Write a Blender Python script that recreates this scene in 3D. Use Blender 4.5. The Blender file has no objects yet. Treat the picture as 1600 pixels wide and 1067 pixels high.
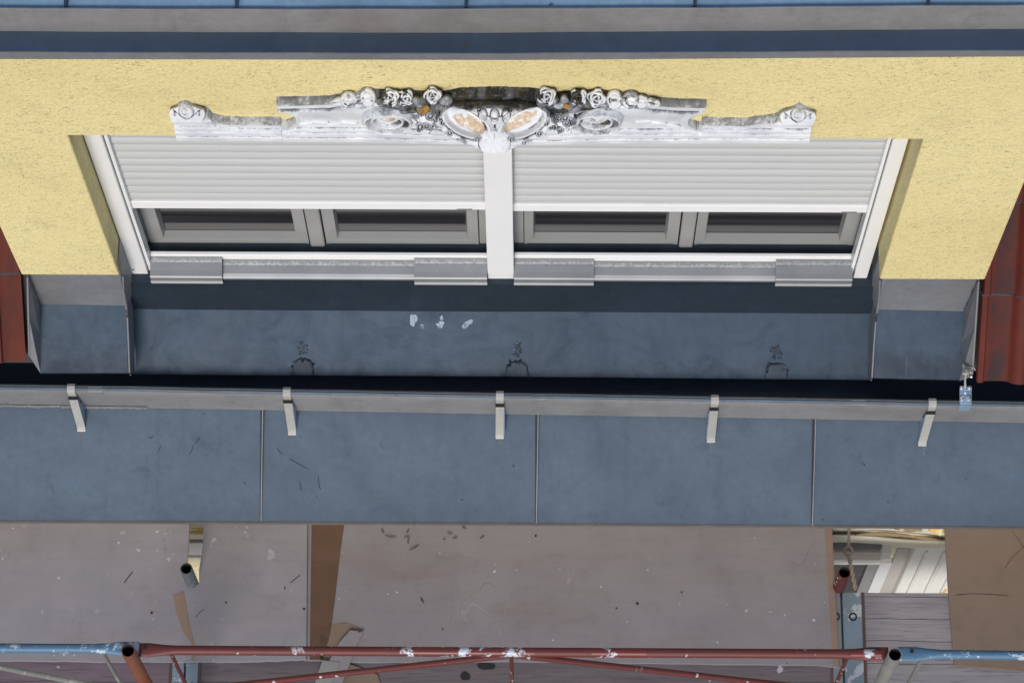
import bpy, bmesh, math, random
import numpy as np
from mathutils import Vector, Matrix
R = math.radians
random.seed(7); rng = np.random.default_rng(7)
S = bpy.context.scene
COL = S.collection

# ------------------------------------------------------------------ camera, world, sun, exposure
F = 4500.0                                   # focal length in pixels of a 1600 px wide picture
CAMH = 11.1                                  # camera height above the scaffold deck (deck top = 0)
_n = Vector((28.0, 1647.0, F)).normalized()  # straight down, seen from the camera (right, down, forward)
_e = Vector((1.0, .005, -(28.0 + 1647*.005)/F)).normalized()   # along the facade
_e = (_e - _n*_e.dot(_n)).normalized()
_u = -_n
_g = _u.cross(_e) if False else None
def _crossR(a, b):                           # the camera frame (right, down, forward) is right handed
    return a.cross(b)
_g = _crossR(_u, _e)                         # horizontal, into the facade
if _g.z < 0: _g = -_g
def ray(px, py):
    d = Vector((px-800.0, py-533.5, F))
    return Vector((d.dot(_e), d.dot(_g), d.dot(_u)))
def P(px, py, Y=None, Z=None, pl=None):      # a measured point of the photograph on a real plane of the building
    d = ray(px, py)
    if Y is not None: t = Y/d.y
    elif Z is not None: t = (Z-CAMH)/d.z
    else:
        p0, nn = pl; t = (p0 - Vector((0, 0, CAMH))).dot(nn)/d.dot(nn)
    return Vector((0, 0, CAMH)) + d*t
cam = bpy.data.cameras.new('camera'); camo = bpy.data.objects.new('camera', cam); COL.objects.link(camo)
right = Vector((_e.x, _g.x, _u.x)); down = Vector((_e.y, _g.y, _u.y)); fwd = Vector((_e.z, _g.z, _u.z))
M = Matrix((( right.x, -down.x, -fwd.x, 0), (right.y, -down.y, -fwd.y, 0), (right.z, -down.z, -fwd.z, CAMH), (0, 0, 0, 1)))
camo.matrix_world = M
cam.sensor_width = 36; cam.lens = F/1600*36; cam.clip_start = .1; cam.clip_end = 2000
S.camera = camo

SUN_EL, SUN_AZ = 38, 188                     # azimuth measured from +Y (into the facade) clockwise
w = bpy.data.worlds.new('World'); S.world = w; w.use_nodes = True
nt = w.node_tree; bg = nt.nodes['Background']
sky = nt.nodes.new('ShaderNodeTexSky'); sky.sky_type = 'NISHITA'; sky.sun_disc = False
sky.sun_elevation = R(SUN_EL); sky.sun_rotation = R(SUN_AZ); sky.air_density = 1.0; sky.dust_density = 1.5; sky.ozone_density = 1.0
nt.links.new(sky.outputs[0], bg.inputs[0]); bg.inputs[1].default_value = .115
sl = bpy.data.lights.new('sun', 'SUN'); sl.energy = 2.0; sl.angle = R(16); sl.color = (1, .965, .91)
so = bpy.data.objects.new('sun', sl); COL.objects.link(so)
sd = Vector((math.sin(R(SUN_AZ))*math.cos(R(SUN_EL)), math.cos(R(SUN_AZ))*math.cos(R(SUN_EL)), math.sin(R(SUN_EL))))
so.rotation_euler = sd.to_track_quat('Z', 'Y').to_euler(); so.location = (0, -5, 20)
S.view_settings.view_transform = 'Standard'; S.view_settings.look = 'None'; S.view_settings.gamma = 1
S.view_settings.exposure = .2

# ------------------------------------------------------------------ materials
def nodes_of(name):
    m = bpy.data.materials.new(name); m.use_nodes = True
    t = m.node_tree; b = t.nodes['Principled BSDF']
    tc = t.nodes.new('ShaderNodeTexCoord')
    return m, t, b, tc.outputs['Object']
def N(t, typ, **kw):
    n = t.nodes.new(typ)
    for k, v in kw.items(): setattr(n, k, v)
    return n
def mapping(t, vec, scale=(1, 1, 1), rot=(0, 0, 0), loc=(0, 0, 0)):
    n = N(t, 'ShaderNodeMapping'); n.inputs['Scale'].default_value = scale; n.inputs['Rotation'].default_value = rot
    n.inputs['Location'].default_value = loc
    t.links.new(vec, n.inputs['Vector']); return n.outputs[0]
def noise(t, vec, scale, detail=4, rough=.55, dist=0):
    n = N(t, 'ShaderNodeTexNoise'); n.inputs['Scale'].default_value = scale; n.inputs['Detail'].default_value = detail
    n.inputs['Roughness'].default_value = rough; n.inputs['Distortion'].default_value = dist
    t.links.new(vec, n.inputs['Vector']); return n.outputs['Fac']
def ramp(t, fac, a, b, ca=0.0, cb=1.0):
    n = N(t, 'ShaderNodeMapRange'); n.inputs['From Min'].default_value = a; n.inputs['From Max'].default_value = b
    n.inputs['To Min'].default_value = ca; n.inputs['To Max'].default_value = cb; n.clamp = True
    t.links.new(fac, n.inputs['Value']); return n.outputs[0]
def mix(t, fac, a, b):
    n = N(t, 'ShaderNodeMix', data_type='RGBA')
    for s, v in ((n.inputs['Factor'], fac), (n.inputs['A'], a), (n.inputs['B'], b)):
        pass
    ins = [i for i in n.inputs if i.type == 'RGBA']
    fi = n.inputs[0]
    if hasattr(fac, 'is_output') or hasattr(fac, 'links'): t.links.new(fac, fi)
    else: fi.default_value = fac
    for s, v in ((ins[0], a), (ins[1], b)):
        if isinstance(v, tuple): s.default_value = (*v, 1)
        else: t.links.new(v, s)
    return [o for o in n.outputs if o.type == 'RGBA'][0]
def math_(t, op, a, b=0.0):
    n = N(t, 'ShaderNodeMath', operation=op)
    for i, v in enumerate((a, b)):
        if isinstance(v, (int, float)): n.inputs[i].default_value = v
        else: t.links.new(v, n.inputs[i])
    return n.outputs[0]
def bump(t, b, h, strength=.3, dist=.002, prev=None):
    n = N(t, 'ShaderNodeBump'); n.inputs['Strength'].default_value = strength; n.inputs['Distance'].default_value = dist
    t.links.new(h, n.inputs['Height'])
    if prev is not None: t.links.new(prev, n.inputs['Normal'])
    t.links.new(n.outputs[0], b.inputs['Normal']); return n.outputs[0]
def setc(t, b, c):
    if isinstance(c, tuple): b.inputs['Base Color'].default_value = (*c, 1)
    else: t.links.new(c, b.inputs['Base Color'])
def specks(t, vec, scale, size, keep):
    v = N(t, 'ShaderNodeTexVoronoi'); v.inputs['Scale'].default_value = scale
    nz = N(t, 'ShaderNodeTexNoise'); nz.inputs['Scale'].default_value = scale*2.2; t.links.new(vec, nz.inputs['Vector'])
    ad = N(t, 'ShaderNodeVectorMath', operation='MULTIPLY_ADD'); t.links.new(nz.outputs['Color'], ad.inputs[0])
    ad.inputs[1].default_value = (.5/scale,)*3; t.links.new(vec, ad.inputs[2])
    t.links.new(ad.outputs[0], v.inputs['Vector'])
    sp = N(t, 'ShaderNodeSeparateColor'); t.links.new(v.outputs['Color'], sp.inputs[0])
    k = ramp(t, sp.outputs[0], keep, keep+.01)
    sz = math_(t, 'MULTIPLY', sp.outputs[1], size)
    inside = math_(t, 'LESS_THAN', v.outputs['Distance'], sz)
    return math_(t, 'MULTIPLY', k, inside)
def scratches(t, vec, rotz, scale=3.0, thr=.004, stretch=9):
    v = mapping(t, vec, (scale*stretch, scale, scale), (0, 0, rotz))
    n1 = noise(t, v, 1.0, 2, .4, .6)
    d = math_(t, 'ABSOLUTE', math_(t, 'SUBTRACT', n1, .5))
    gate = ramp(t, noise(t, vec, 2.3, 2), .56, .62)
    return math_(t, 'MULTIPLY', math_(t, 'LESS_THAN', d, thr), gate)

def zinc(name, base, metal=.6, rough=.42, mott=.25, dirt=.35, dirtcol=(.03, .035, .045), brown=0.0, edge=None):
    m, t, b, co = nodes_of(name)
    a = tuple(c*(1-mott) for c in base); c2 = tuple(min(1, c*(1+mott)) for c in base)
    n1 = noise(t, co, 2.2, 6, .62, .5)
    col = mix(t, ramp(t, n1, .3, .7), a, c2)
    n2 = noise(t, co, 38, 5, .7)
    col = mix(t, ramp(t, n2, .35, .75, 0, .55), col, tuple(c*.7 for c in base))
    n5 = noise(t, co, 9, 7, .75, .3); col = mix(t, ramp(t, n5, .45, .7, 0, .30), col, tuple(min(1, c*1.35) for c in base))
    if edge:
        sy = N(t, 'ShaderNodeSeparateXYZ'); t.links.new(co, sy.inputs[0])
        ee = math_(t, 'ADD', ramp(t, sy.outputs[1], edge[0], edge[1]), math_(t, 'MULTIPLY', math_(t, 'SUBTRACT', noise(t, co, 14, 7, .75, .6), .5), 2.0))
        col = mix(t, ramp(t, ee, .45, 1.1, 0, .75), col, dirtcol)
    st = noise(t, mapping(t, co, (9, 1.2, 1.2)), 1.6, 5, .6, .2)          # run-off streaks down the slope
    col = mix(t, ramp(t, st, .55, .8, 0, dirt*.6), col, dirtcol)
    n3 = noise(t, co, 7, 8, .72, .8)
    col = mix(t, ramp(t, n3, .60, .78, 0, dirt), col, dirtcol)
    if brown: col = mix(t, ramp(t, noise(t, co, 3.1, 5), .5, .75, 0, brown), col, (.12, .085, .06))
    sp = specks(t, co, 17, .16, .86)
    col = mix(t, math_(t, 'MULTIPLY', sp, .7), col, (.04, .045, .05))
    sc = scratches(t, co, .4, 2.0, .003)
    col = mix(t, math_(t, 'MULTIPLY', sc, .4), col, (.08, .09, .1))
    setc(t, b, col)
    b.inputs['Metallic'].default_value = metal
    t.links.new(ramp(t, n3, .3, .75, rough-.07, rough+.2), b.inputs['Roughness'])
    p = bump(t, b, noise(t, co, 3.5, 3, .5), .25, .012)
    bump(t, b, n2, .12, .001, p)
    return m
def paint(name, col_, rough=.4, dirt=.15, chips=None, chipthr=.6, rust=None, metal=0, dirtcol=(.12, .11, .1), bumpy=.1, chipscale=9):
    m, t, b, co = nodes_of(name)
    n1 = noise(t, co, 5, 6, .6)
    col = mix(t, ramp(t, n1, .35, .75, 0, dirt), col_, dirtcol)
    n2 = noise(t, co, 60, 4, .6)
    col = mix(t, ramp(t, n2, .5, .8, 0, dirt), col, tuple(c*.7 for c in col_))
    if rust:
        col = mix(t, ramp(t, noise(t, co, 11, 6, .7), .48, .6, 0, .9), col, rust)
    if chips:
        n3 = noise(t, co, chipscale, 8, .75, .4)
        col = mix(t, ramp(t, n3, chipthr, chipthr+.02), col, chips)
        col = mix(t, specks(t, co, 34, .24, .62), col, chips)
        col = mix(t, ramp(t, noise(t, mapping(t, co, (4, 40, 40)), 1.4, 6, .75),   .62, .70, 0, .35), col, tuple(.5*(a_+b_) for a_, b_ in zip(col_, chips)))
    setc(t, b, col); b.inputs['Roughness'].default_value = rough; b.inputs['Metallic'].default_value = metal
    bump(t, b, n2, bumpy, .001)
    return m
MAT = {}
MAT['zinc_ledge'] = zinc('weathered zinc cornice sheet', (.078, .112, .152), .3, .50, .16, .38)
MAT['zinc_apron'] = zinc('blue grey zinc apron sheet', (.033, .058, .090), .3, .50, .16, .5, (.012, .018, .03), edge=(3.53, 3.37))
MAT['zinc_grey'] = zinc('dull grey zinc upstand', (.215, .22, .235), .25, .5, .10, .25, brown=.25)
MAT['zinc_lip'] = zinc('grey zinc gutter sheet', (.26, .255, .26), .25, .5, .1, .35, brown=.4)
MAT['zinc_dark'] = zinc('dark zinc with shade in its colour', (.019, .031, .047), .25, .5, .25, .5, (.02, .02, .025))  # dark base colour carries the shade under the sill
MAT['gutter_in'] = zinc('gutter grime and gap shade', (.032, .042, .058), .15, .5, .5, .5, (.006, .006, .007))
MAT['zinc_roof'] = zinc('bright blue zinc roof sheet', (.24, .37, .48), .3, .45, .3, .2)
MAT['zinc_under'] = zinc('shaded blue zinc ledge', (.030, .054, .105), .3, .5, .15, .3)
MAT['steel'] = paint('galvanised steel', (.50, .49, .46), .4, .25, metal=.25)
MAT['steel_blue'] = zinc('blue tinted galvanised steel plate', (.30, .42, .56), .4, .4, .2, .35)
MAT['white'] = paint('white powder coated aluminium', (.80, .80, .80), .35, .06)
MAT['white_bar'] = paint('white shutter bar', (.84, .84, .84), .35, .05)
MAT['pvc'] = paint('grey window plastic', (.29, .29, .285), .35, .12)
MAT['bolt'] = paint('bright bolt', (.75, .76, .78), .25, .05, metal=.8)
MAT['black'] = paint('black gap', (.012, .012, .013), .8, 0)
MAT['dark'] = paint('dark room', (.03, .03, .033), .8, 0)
def slat_mat():
    m, t, b, co = nodes_of('pale grey roller shutter slat')
    col = mix(t, ramp(t, noise(t, mapping(t, co, (1, 1, 30)), 2.2, 5), .4, .75, 0, .25), (.53, .54, .54), (.45, .46, .46))
    dirt = noise(t, mapping(t, co, (3, 1, 90)), 1.6, 5, .7)
    col = mix(t, ramp(t, dirt, .68, .78, 0, .55), col, (.2, .2, .2))
    setc(t, b, col); b.inputs['Roughness'].default_value = .42; return m
MAT['slat'] = slat_mat()
def glass_mat():
    m, t, b, co = nodes_of('dark window glass')
    b.inputs['Base Color'].default_value = (.035, .035, .038, 1); b.inputs['Roughness'].default_value = .08
    b.inputs['Specular IOR Level'].default_value = .6
    col = mix(t, ramp(t, noise(t, mapping(t, co, (.3, 1, 18)), 1.5, 2), .45, .6), (.022, .022, .024), (.045, .045, .048)); setc(t, b, col)
    return m
MAT['glass'] = glass_mat()
def stucco(name, c1, c2):
    m, t, b, co = nodes_of(name)
    n1 = noise(t, co, 1.3, 4, .6); col = mix(t, ramp(t, n1, .3, .7), c1, c2)
    f = noise(t, co, 75, 4, .65, .6)
    pit = noise(t, mapping(t, co, (72, 72, 95)), 1.0, 4, .65, 1.5)
    gate = ramp(t, noise(t, co, 4, 4, .6), .3, .7, .35, 1)
    col = mix(t, math_(t, 'MULTIPLY', ramp(t, pit, .53, .64, 0, .8), gate), col, tuple(c*.40 for c in c2))
    blotch = noise(t, co, 5, 6, .7)
    col = mix(t, ramp(t, blotch, .52, .75, 0, .28), col, tuple(c*.62 for c in c2))
    setc(t, b, col); b.inputs['Roughness'].default_value = .9; b.inputs['Specular IOR Level'].default_value = .2
    p = bump(t, b, f, .9, .006); bump(t, b, pit, -.9, .006, p)
    return m
MAT['stucco'] = stucco('yellow roughcast render', (.77, .665, .345), (.71, .60, .295))
MAT['cream'] = stucco('cream facade render', (.80, .72, .50), (.76, .66, .42))
def stone():
    m, t, b, co = nodes_of('whitewashed carved stone with grime and crease shade')
    at = N(t, 'ShaderNodeAttribute'); at.attribute_name = 'grime'  # attribute holds grime and painted crease shade together
    sp = N(t, 'ShaderNodeSeparateColor'); t.links.new(at.outputs['Color'], sp.inputs[0])
    n1 = noise(t, co, 9, 6, .65); col = mix(t, ramp(t, n1, .35, .7), (.72, .73, .75), (.52, .54, .58))
    n4 = noise(t, mapping(t, co, (14, 14, 45)), 1.3, 6, .7)
    col = mix(t, ramp(t, n4, .54, .74, 0, .5), col, (.36, .38, .42))
    n2 = noise(t, co, 70, 5, .75, .3)
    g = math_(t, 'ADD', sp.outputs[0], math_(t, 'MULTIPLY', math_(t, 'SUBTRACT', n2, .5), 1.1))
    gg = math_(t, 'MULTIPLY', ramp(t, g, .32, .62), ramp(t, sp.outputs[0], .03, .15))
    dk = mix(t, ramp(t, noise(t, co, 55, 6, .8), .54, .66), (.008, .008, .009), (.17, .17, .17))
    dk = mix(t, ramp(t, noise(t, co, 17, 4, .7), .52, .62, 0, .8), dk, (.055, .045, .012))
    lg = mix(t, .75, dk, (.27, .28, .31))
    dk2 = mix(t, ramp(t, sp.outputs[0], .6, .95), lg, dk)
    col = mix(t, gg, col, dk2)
    oc = math_(t, 'MULTIPLY', ramp(t, math_(t, 'ADD', math_(t, 'MULTIPLY', sp.outputs[1], ramp(t, noise(t, co, 32, 5, .7),   .40, .56, .15, 1)), math_(t, 'MULTIPLY', math_(t, 'SUBTRACT', n2, .5), .7)), .45, .55), .95)
    col = mix(t, oc, col, mix(t, ramp(t, n2, .4, .7), (.44, .30, .17), (.66, .58, .48)))
    li = ramp(t, math_(t, 'ADD', sp.outputs[2], math_(t, 'MULTIPLY', math_(t, 'SUBTRACT', n2, .5), 1.2)), .45, .55)
    col = mix(t, li, col, (.42, .22, .03))
    setc(t, b, col); b.inputs['Roughness'].default_value = .75
    bump(t, b, n2, .45, .003)
    return m
MAT['stone'] = stone()
def tile_mat(x0=None):
    m, t, b, co = nodes_of('red clay tile' if x0 is None else 'red clay tile with dark pans')
    n1 = noise(t, co, 4, 5, .6); col = mix(t, ramp(t, n1, .35, .7), (.075, .012, .007), (.115, .020, .011))
    st = noise(t, mapping(t, co, (5.5, 1, 1)), 1.5, 5, .65)
    col = mix(t, ramp(t, st, .55, .72, 0, .8), col, (.03, .015, .013))
    col = mix(t, ramp(t, noise(t, co, 45, 5, .7), .55, .8, 0, .3), col, (.07, .03, .025))
    if x0 is not None:
        sx_ = N(t, 'ShaderNodeSeparateXYZ'); t.links.new(co, sx_.inputs[0])
        fr = math_(t, 'FRACT', math_(t, 'DIVIDE', math_(t, 'SUBTRACT', sx_.outputs[0], x0), .185))
        pan = math_(t, 'MULTIPLY', ramp(t, fr, .17, .25), ramp(t, fr, .60, .50))
        pan = math_(t, 'MULTIPLY', pan, ramp(t, noise(t, mapping(t, co, (1, .6, .6)), 9, 6, .7), .36, .52, .25, 1))
        col = mix(t, math_(t, 'MULTIPLY', pan, .88), col, (.030, .018, .020))
    setc(t, b, col); b.inputs['Roughness'].default_value = .7; b.inputs['Specular IOR Level'].default_value = .25
    bump(t, b, noise(t, co, 60, 4), .3, .002); return m
MAT['tile'] = tile_mat(); MAT['tile_stained'] = tile_mat(P(1523, 591, Z=1.63).x)
def ply_mat(name, c1, c2, worn=0, speck=1, brownish=.3):
    m, t, b, co = nodes_of(name)
    n1 = noise(t, co, 2.3, 6, .62, .6); col = mix(t, ramp(t, n1, .32, .68), c1, c2)
    gr = noise(t, mapping(t, co, (2.5, 45, 10)), 1.2, 5, .65)
    col = mix(t, ramp(t, gr, .45, .8, 0, .25), col, tuple(c*.72 for c in c1))
    if brownish:
        col = mix(t, ramp(t, noise(t, mapping(t, co, (1, 3.5, 1)), 1.7, 6, .65, .4), .52, .74, 0, brownish), col, (.17, .10, .075))
    col = mix(t, ramp(t, noise(t, co, 11, 7, .75), .52, .75, 0, .4), col, tuple(c*.6 for c in c1))
    col = mix(t, ramp(t, noise(t, mapping(t, co, (1, 1, 1), loc=(7, 3, 1)), 1.6, 4, .6, .8), .50, .74, 0, .35), col, tuple(min(1, c*k) for c, k in zip(c2, (1.12, 1.18, 1.28))))
    if speck:
        col = mix(t, math_(t, 'MULTIPLY', specks(t, mapping(t, co, loc=(3.3, 1.1, 0)), 26, .15, .84), .7), col, (.5, .5, .53))
        col = mix(t, math_(t, 'MULTIPLY', specks(t, mapping(t, co, loc=(1.3, 5.1, 0)), 9, .09, .75), .9), col, (.04, .035, .035))
        col = mix(t, math_(t, 'MULTIPLY', scratches(t, co, .9, 2.5, .003, 3), .25), col, (.06, .05, .05))
        col = mix(t, math_(t, 'MULTIPLY', scratches(t, mapping(t, co, loc=(5, 2, 0)), -.5, 3.5, .0025, 2), .2), col, (.4, .4, .42))
    setc(t, b, col); b.inputs['Roughness'].default_value = .5
    bump(t, b, gr, .15, .001); return m
MAT['ply_worn'] = ply_mat('worn grey film faced plywood', (.195, .188, .212), (.245, .23, .25), brownish=.25)
MAT['ply_mid'] = ply_mat('worn mauve plywood', (.185, .172, .186), (.215, .198, .208), brownish=.5)
MAT['ply_brown'] = ply_mat('brown film faced plywood', (.165, .12, .092), (.185, .135, .105), speck=0, brownish=.1)
MAT['ply_strip'] = ply_mat('unworn brown plywood', (.085, .045, .027), (.105, .058, .036), speck=0, brownish=.3)
MAT['ply_edge'] = ply_mat('plywood edge', (.20, .13, .10), (.24, .17, .13), speck=0, brownish=.2)
def wood_mat(name, c1, c2, dark):
    m, t, b, co = nodes_of(name)
    n1 = noise(t, mapping(t, co, (1.5, 14, 10)), 1.6, 6, .65, 1.2); col = mix(t, ramp(t, n1, .3, .7), c1, c2)
    n2 = noise(t, mapping(t, co, (2.2, 60, 20)), 1.7, 7, .7, 1.5)
    col = mix(t, ramp(t, n2, .52, .66, 0, .75), col, dark)
    sp = N(t, 'ShaderNodeSeparateXYZ'); t.links.new(co, sp.inputs[0])
    wob = math_(t, 'MULTIPLY', noise(t, mapping(t, co, (1, 1, 1)), 3, 2), .02)
    fr = math_(t, 'FRACT', math_(t, 'MULTIPLY', math_(t, 'ADD', sp.outputs[1], wob), 11.0))
    ln = math_(t, 'LESS_THAN', fr, .035)
    col = mix(t, math_(t, 'MULTIPLY', ln, .85), col, tuple(c*.5 for c in dark))
    col = mix(t, math_(t, 'MULTIPLY', specks(t, co, 14, .2, .8), .7), col, (.45, .43, .47))
    col = mix(t, ramp(t, noise(t, co, 5, 5, .7), .55, .75, 0, .35), col, (.13, .08, .07))
    setc(t, b, col); b.inputs['Roughness'].default_value = .75
    p = bump(t, b, n2, -.5, .003); bump(t, b, ln, -.5, .004, p); return m
MAT['plank'] = wood_mat('weathered grey deck boards', (.19, .18, .20), (.26, .245, .265), (.075, .06, .065))
MAT['plank_dark'] = wood_mat('dark stained deck boards', (.095, .08, .09), (.135, .115, .125), (.045, .035, .038))
MAT['plank_purple'] = wood_mat('purple brown deck boards', (.12, .09, .11), (.17, .125, .15), (.055, .04, .05))
MAT['deck_metal'] = paint('blue grey painted deck fitting', (.22, .29, .36), .45, .4, (.48, .52, .57), .56, metal=.3)
MAT['deck_metal2'] = paint('plain grey deck fitting', (.22, .25, .28), .5, .3, metal=.3)
MAT['red'] = paint('red tube paint', (.13, .022, .018), .55, .8, (.46, .42, .43), .60, dirtcol=(.09, .03, .03), chipscale=5)
MAT['red_flaked'] = paint('flaked red tube paint', (.15, .024, .020), .4, .4, (.50, .55, .62), .53, dirtcol=(.09, .03, .03), chipscale=10)
MAT['blue'] = paint('blue tube paint', (.075, .165, .27), .5, .5, (.40, .50, .58), .53, dirtcol=(.06, .12, .2))
MAT['rusty'] = paint('orange rusted tube', (.22, .070, .034), .5, .5, (.50, .32, .22), .62, (.20, .05, .02), .2)
MAT['red_dark'] = paint('dark chipped red tube', (.075, .012, .011), .45, .5, (.42, .38, .32), .60, dirtcol=(.03, .01, .01), chipscale=14)
MAT['galv'] = paint('dull galvanised tube', (.30, .30, .28), .5, .4, (.42, .42, .40), .58, metal=.35)
MAT['galv_dark'] = paint('dark grey scaffold tube', (.13, .15, .17), .45, .4, (.25, .27, .29), .62, metal=.4)
MAT['wire'] = paint('rusty anchor wire', (.22, .17, .12), .6, .5)
MAT['ochre'] = paint('ochre painted moulding', (.75, .45, .12), .8, .4, (.78, .70, .46), .52)
MAT['cream_trim'] = paint('cream painted stone trim', (.82, .78, .66), .7, .12)
MAT['white_trim'] = paint('white painted pilaster', (.80, .79, .75), .6, .1)
MAT['beige_box'] = paint('beige grey awning box', (.60, .54, .49), .6, .25)
MAT['brown_stain'] = paint('brown algae on trim', (.36, .26, .14), .85, .5, (.62, .50, .30), .55)
MAT['grey_wall'] = paint('grey beige reveal', (.46, .44, .41), .8, .15)
MAT['asphalt'] = paint('asphalt', (.05, .05, .052), .9, .2)
MAT['pave'] = paint('pale pavement slabs', (.22, .21, .2), .9, .25)
MAT['ink'] = paint('pencil mark', (.03, .022, .02), .8, 0)
MAT['drip'] = paint('white paint splash', (.36, .37, .41), .5, .5, (.22, .21, .24), .56, chipscale=40)
MAT['drip_blue'] = paint('pale smear of filler', (.33, .41, .50), .6, .5, (.10, .15, .21), .54, chipscale=45)
MAT['twig'] = paint('bark chip', (.075, .045, .038), .9, .2)

# ------------------------------------------------------------------ mesh helpers
def tag(o, label=None, cat=None, group=None, kind=None):
    if label: o['label'] = label
    if cat: o['category'] = cat
    if group: o['group'] = group
    if kind: o['kind'] = kind
    return o
def thing(name, loc, label, cat, group=None):
    o = bpy.data.objects.new(name, None); COL.objects.link(o); o.location = loc; o.empty_display_size = .1
    return tag(o, label, cat, group)
def wloc(o):
    v = Vector(o.location)
    while o.parent: o = o.parent; v += Vector(o.location)
    return v
class MB:
    def __init__(s): s.v = []; s.f = []; s.mi = []; s.m = 0
    def vert(s, *p):
        for q in p: s.v.append(tuple(q))
        return len(s.v)-len(p)
    def face(s, *pts):
        i = s.vert(*pts); s.f.append(tuple(range(i, i+len(pts)))); s.mi.append(s.m)
    def box(s, x0, x1, y0, y1, z0, z1):
        s.prism([(x0, y0, z0), (x1, y0, z0), (x1, y1, z0), (x0, y1, z0)], (0, 0, z1-z0))
    def prism(s, poly, ext):
        n = len(poly); ext = Vector(ext); a = [Vector(p) for p in poly]; b = [p+ext for p in a]
        nn = Vector((0, 0, 0))
        for k in range(n): nn += a[k].cross(a[(k+1) % n])
        if nn.dot(ext) < 0: a.reverse(); b.reverse()
        i = s.vert(*a); j = s.vert(*b)
        s.f.append(tuple(range(i+n-1, i-1, -1))); s.f.append(tuple(range(j, j+n))); s.mi += [s.m]*2
        for k in range(n):
            l = (k+1) % n; s.f.append((i+k, i+l, j+l, j+k)); s.mi.append(s.m)
    def grid(s, rows):                       # rows of points; quads between them
        n = len(rows[0]); st = s.vert(*[p for r in rows for p in r])
        for a in range(len(rows)-1):
            for b in range(n-1):
                i = st+a*n+b; s.f.append((i, i+1, i+n+1, i+n)); s.mi.append(s.m)
    def tube(s, pts, r, seg=16, caps=True, flat=None):
        pts = [Vector(p) for p in pts]; rings = []
        rr = r if isinstance(r, (list, tuple)) else [r]*len(pts)
        for k, p in enumerate(pts):
            d = (pts[min(k+1, len(pts)-1)]-pts[max(k-1, 0)]).normalized()
            up = Vector((0, 0, 1)) if abs(d.z) < .9 else Vector((0, 1, 0))
            a = d.cross(up).normalized(); b = a.cross(d).normalized()
            fa, fb = (1, 1) if flat is None else flat[k]
            rings.append([p+a*math.cos(2*math.pi*i/seg)*rr[k]*fa+b*math.sin(2*math.pi*i/seg)*rr[k]*fb for i in range(seg)])
        st = s.vert(*[q for r_ in rings for q in r_])
        for k in range(len(rings)-1):
            for i in range(seg):
                j = (i+1) % seg
                s.f.append((st+k*seg+i, st+k*seg+j, st+(k+1)*seg+j, st+(k+1)*seg+i)); s.mi.append(s.m)
        if caps:
            s.f.append(tuple(st+i for i in reversed(range(seg)))); s.f.append(tuple(st+(len(rings)-1)*seg+i for i in range(seg))); s.mi += [s.m]*2
    def build(s, name, mats, parent=None, smooth=False, bevel=0, solid=0, label=None):
        me = bpy.data.meshes.new(name); me.from_pydata(s.v, [], s.f)
        o = bpy.data.objects.new(name, me); COL.objects.link(o)
        if not isinstance(mats, (list, tuple)): mats = [mats]
        for m in mats: me.materials.append(MAT[m] if isinstance(m, str) else m)
        for p, mi in zip(me.polygons, s.mi): p.material_index = min(mi, len(mats)-1); p.use_smooth = smooth
        bm = bmesh.new(); bm.from_mesh(me)
        if smooth: bmesh.ops.remove_doubles(bm, verts=bm.verts, dist=1e-6)
        bmesh.ops.recalc_face_normals(bm, faces=bm.faces); bm.to_mesh(me); bm.free()
        if smooth:
            me.set_sharp_from_angle(angle=R(40))
        if parent is not None:
            o.parent = parent; o.location = -wloc(parent)
        if solid:
            md = o.modifiers.new('thickness', 'SOLIDIFY'); md.thickness = solid; md.offset = 0
        if bevel:
            md = o.modifiers.new('edges', 'BEVEL'); md.width = bevel; md.segments = 2; md.limit_method = 'ANGLE'; md.angle_limit = R(40)
        if label: o['label'] = label
        return o
def copy_tree(o, parent=None, off=(0, 0, 0)):
    c = o.copy(); COL.objects.link(c)
    if parent is not None: c.parent = parent
    else: c.location = Vector(o.location)+Vector(off)
    for ch in [x for x in o.children]: copy_tree(ch, c)
    return c
def line(*pts):                              # polyline in picture measurements: y at x
    xs = [p[0] for p in pts]; ys = [p[1] for p in pts]
    def f(x):
        if len(xs) > 1 and x < xs[0]: return ys[0]+(ys[1]-ys[0])/(xs[1]-xs[0])*(x-xs[0])
        if len(xs) > 1 and x > xs[-1]: return ys[-1]+(ys[-1]-ys[-2])/(xs[-1]-xs[-2])*(x-xs[-1])
        return float(np.interp(x, xs, ys))
    return f
def wav(x, s=0, a=.002): return a*(math.sin(x*3.1+s)+.6*math.sin(x*7.7+s*2.3)+.4*math.sin(x*17+s*5))
def rowpts(ln, x0, x1, n, Y=None, Z=None, pl=None, dy=0, dz=0, wob=0, seed=0):
    out = []
    for k in range(n+1):
        x = x0+(x1-x0)*k/n; p = P(x, ln(x), Y=Y, Z=Z, pl=pl)
        out.append(p+Vector((0, dy+wav(p.x, seed, wob), dz+wav(p.x, seed+9, wob))))
    return out
def shift(row, dx=0, dy=0, dz=0): return [p+Vector((dx, dy, dz)) for p in row]

# ------------------------------------------------------------------ main planes
YW = 3.55            # front of the yellow wall
YG = 3.66            # front of the white guide rails
GROUND = -9.2
house = thing('house', (0, YW, GROUND), 'yellow rendered house dormer with carved white pediment and half-lowered roller shutters', 'house')

# ground
g = MB(); g.face((-150, -150, GROUND), (150, -150, GROUND), (150, 150, GROUND), (-150, 150, GROUND)); tag(g.build('ground', 'asphalt'), kind='structure')
g = MB(); g.box(-40, 40, -.2, 3.45, GROUND+.001, GROUND+.14); tag(g.build('pavement', 'pave'), kind='structure')

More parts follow.
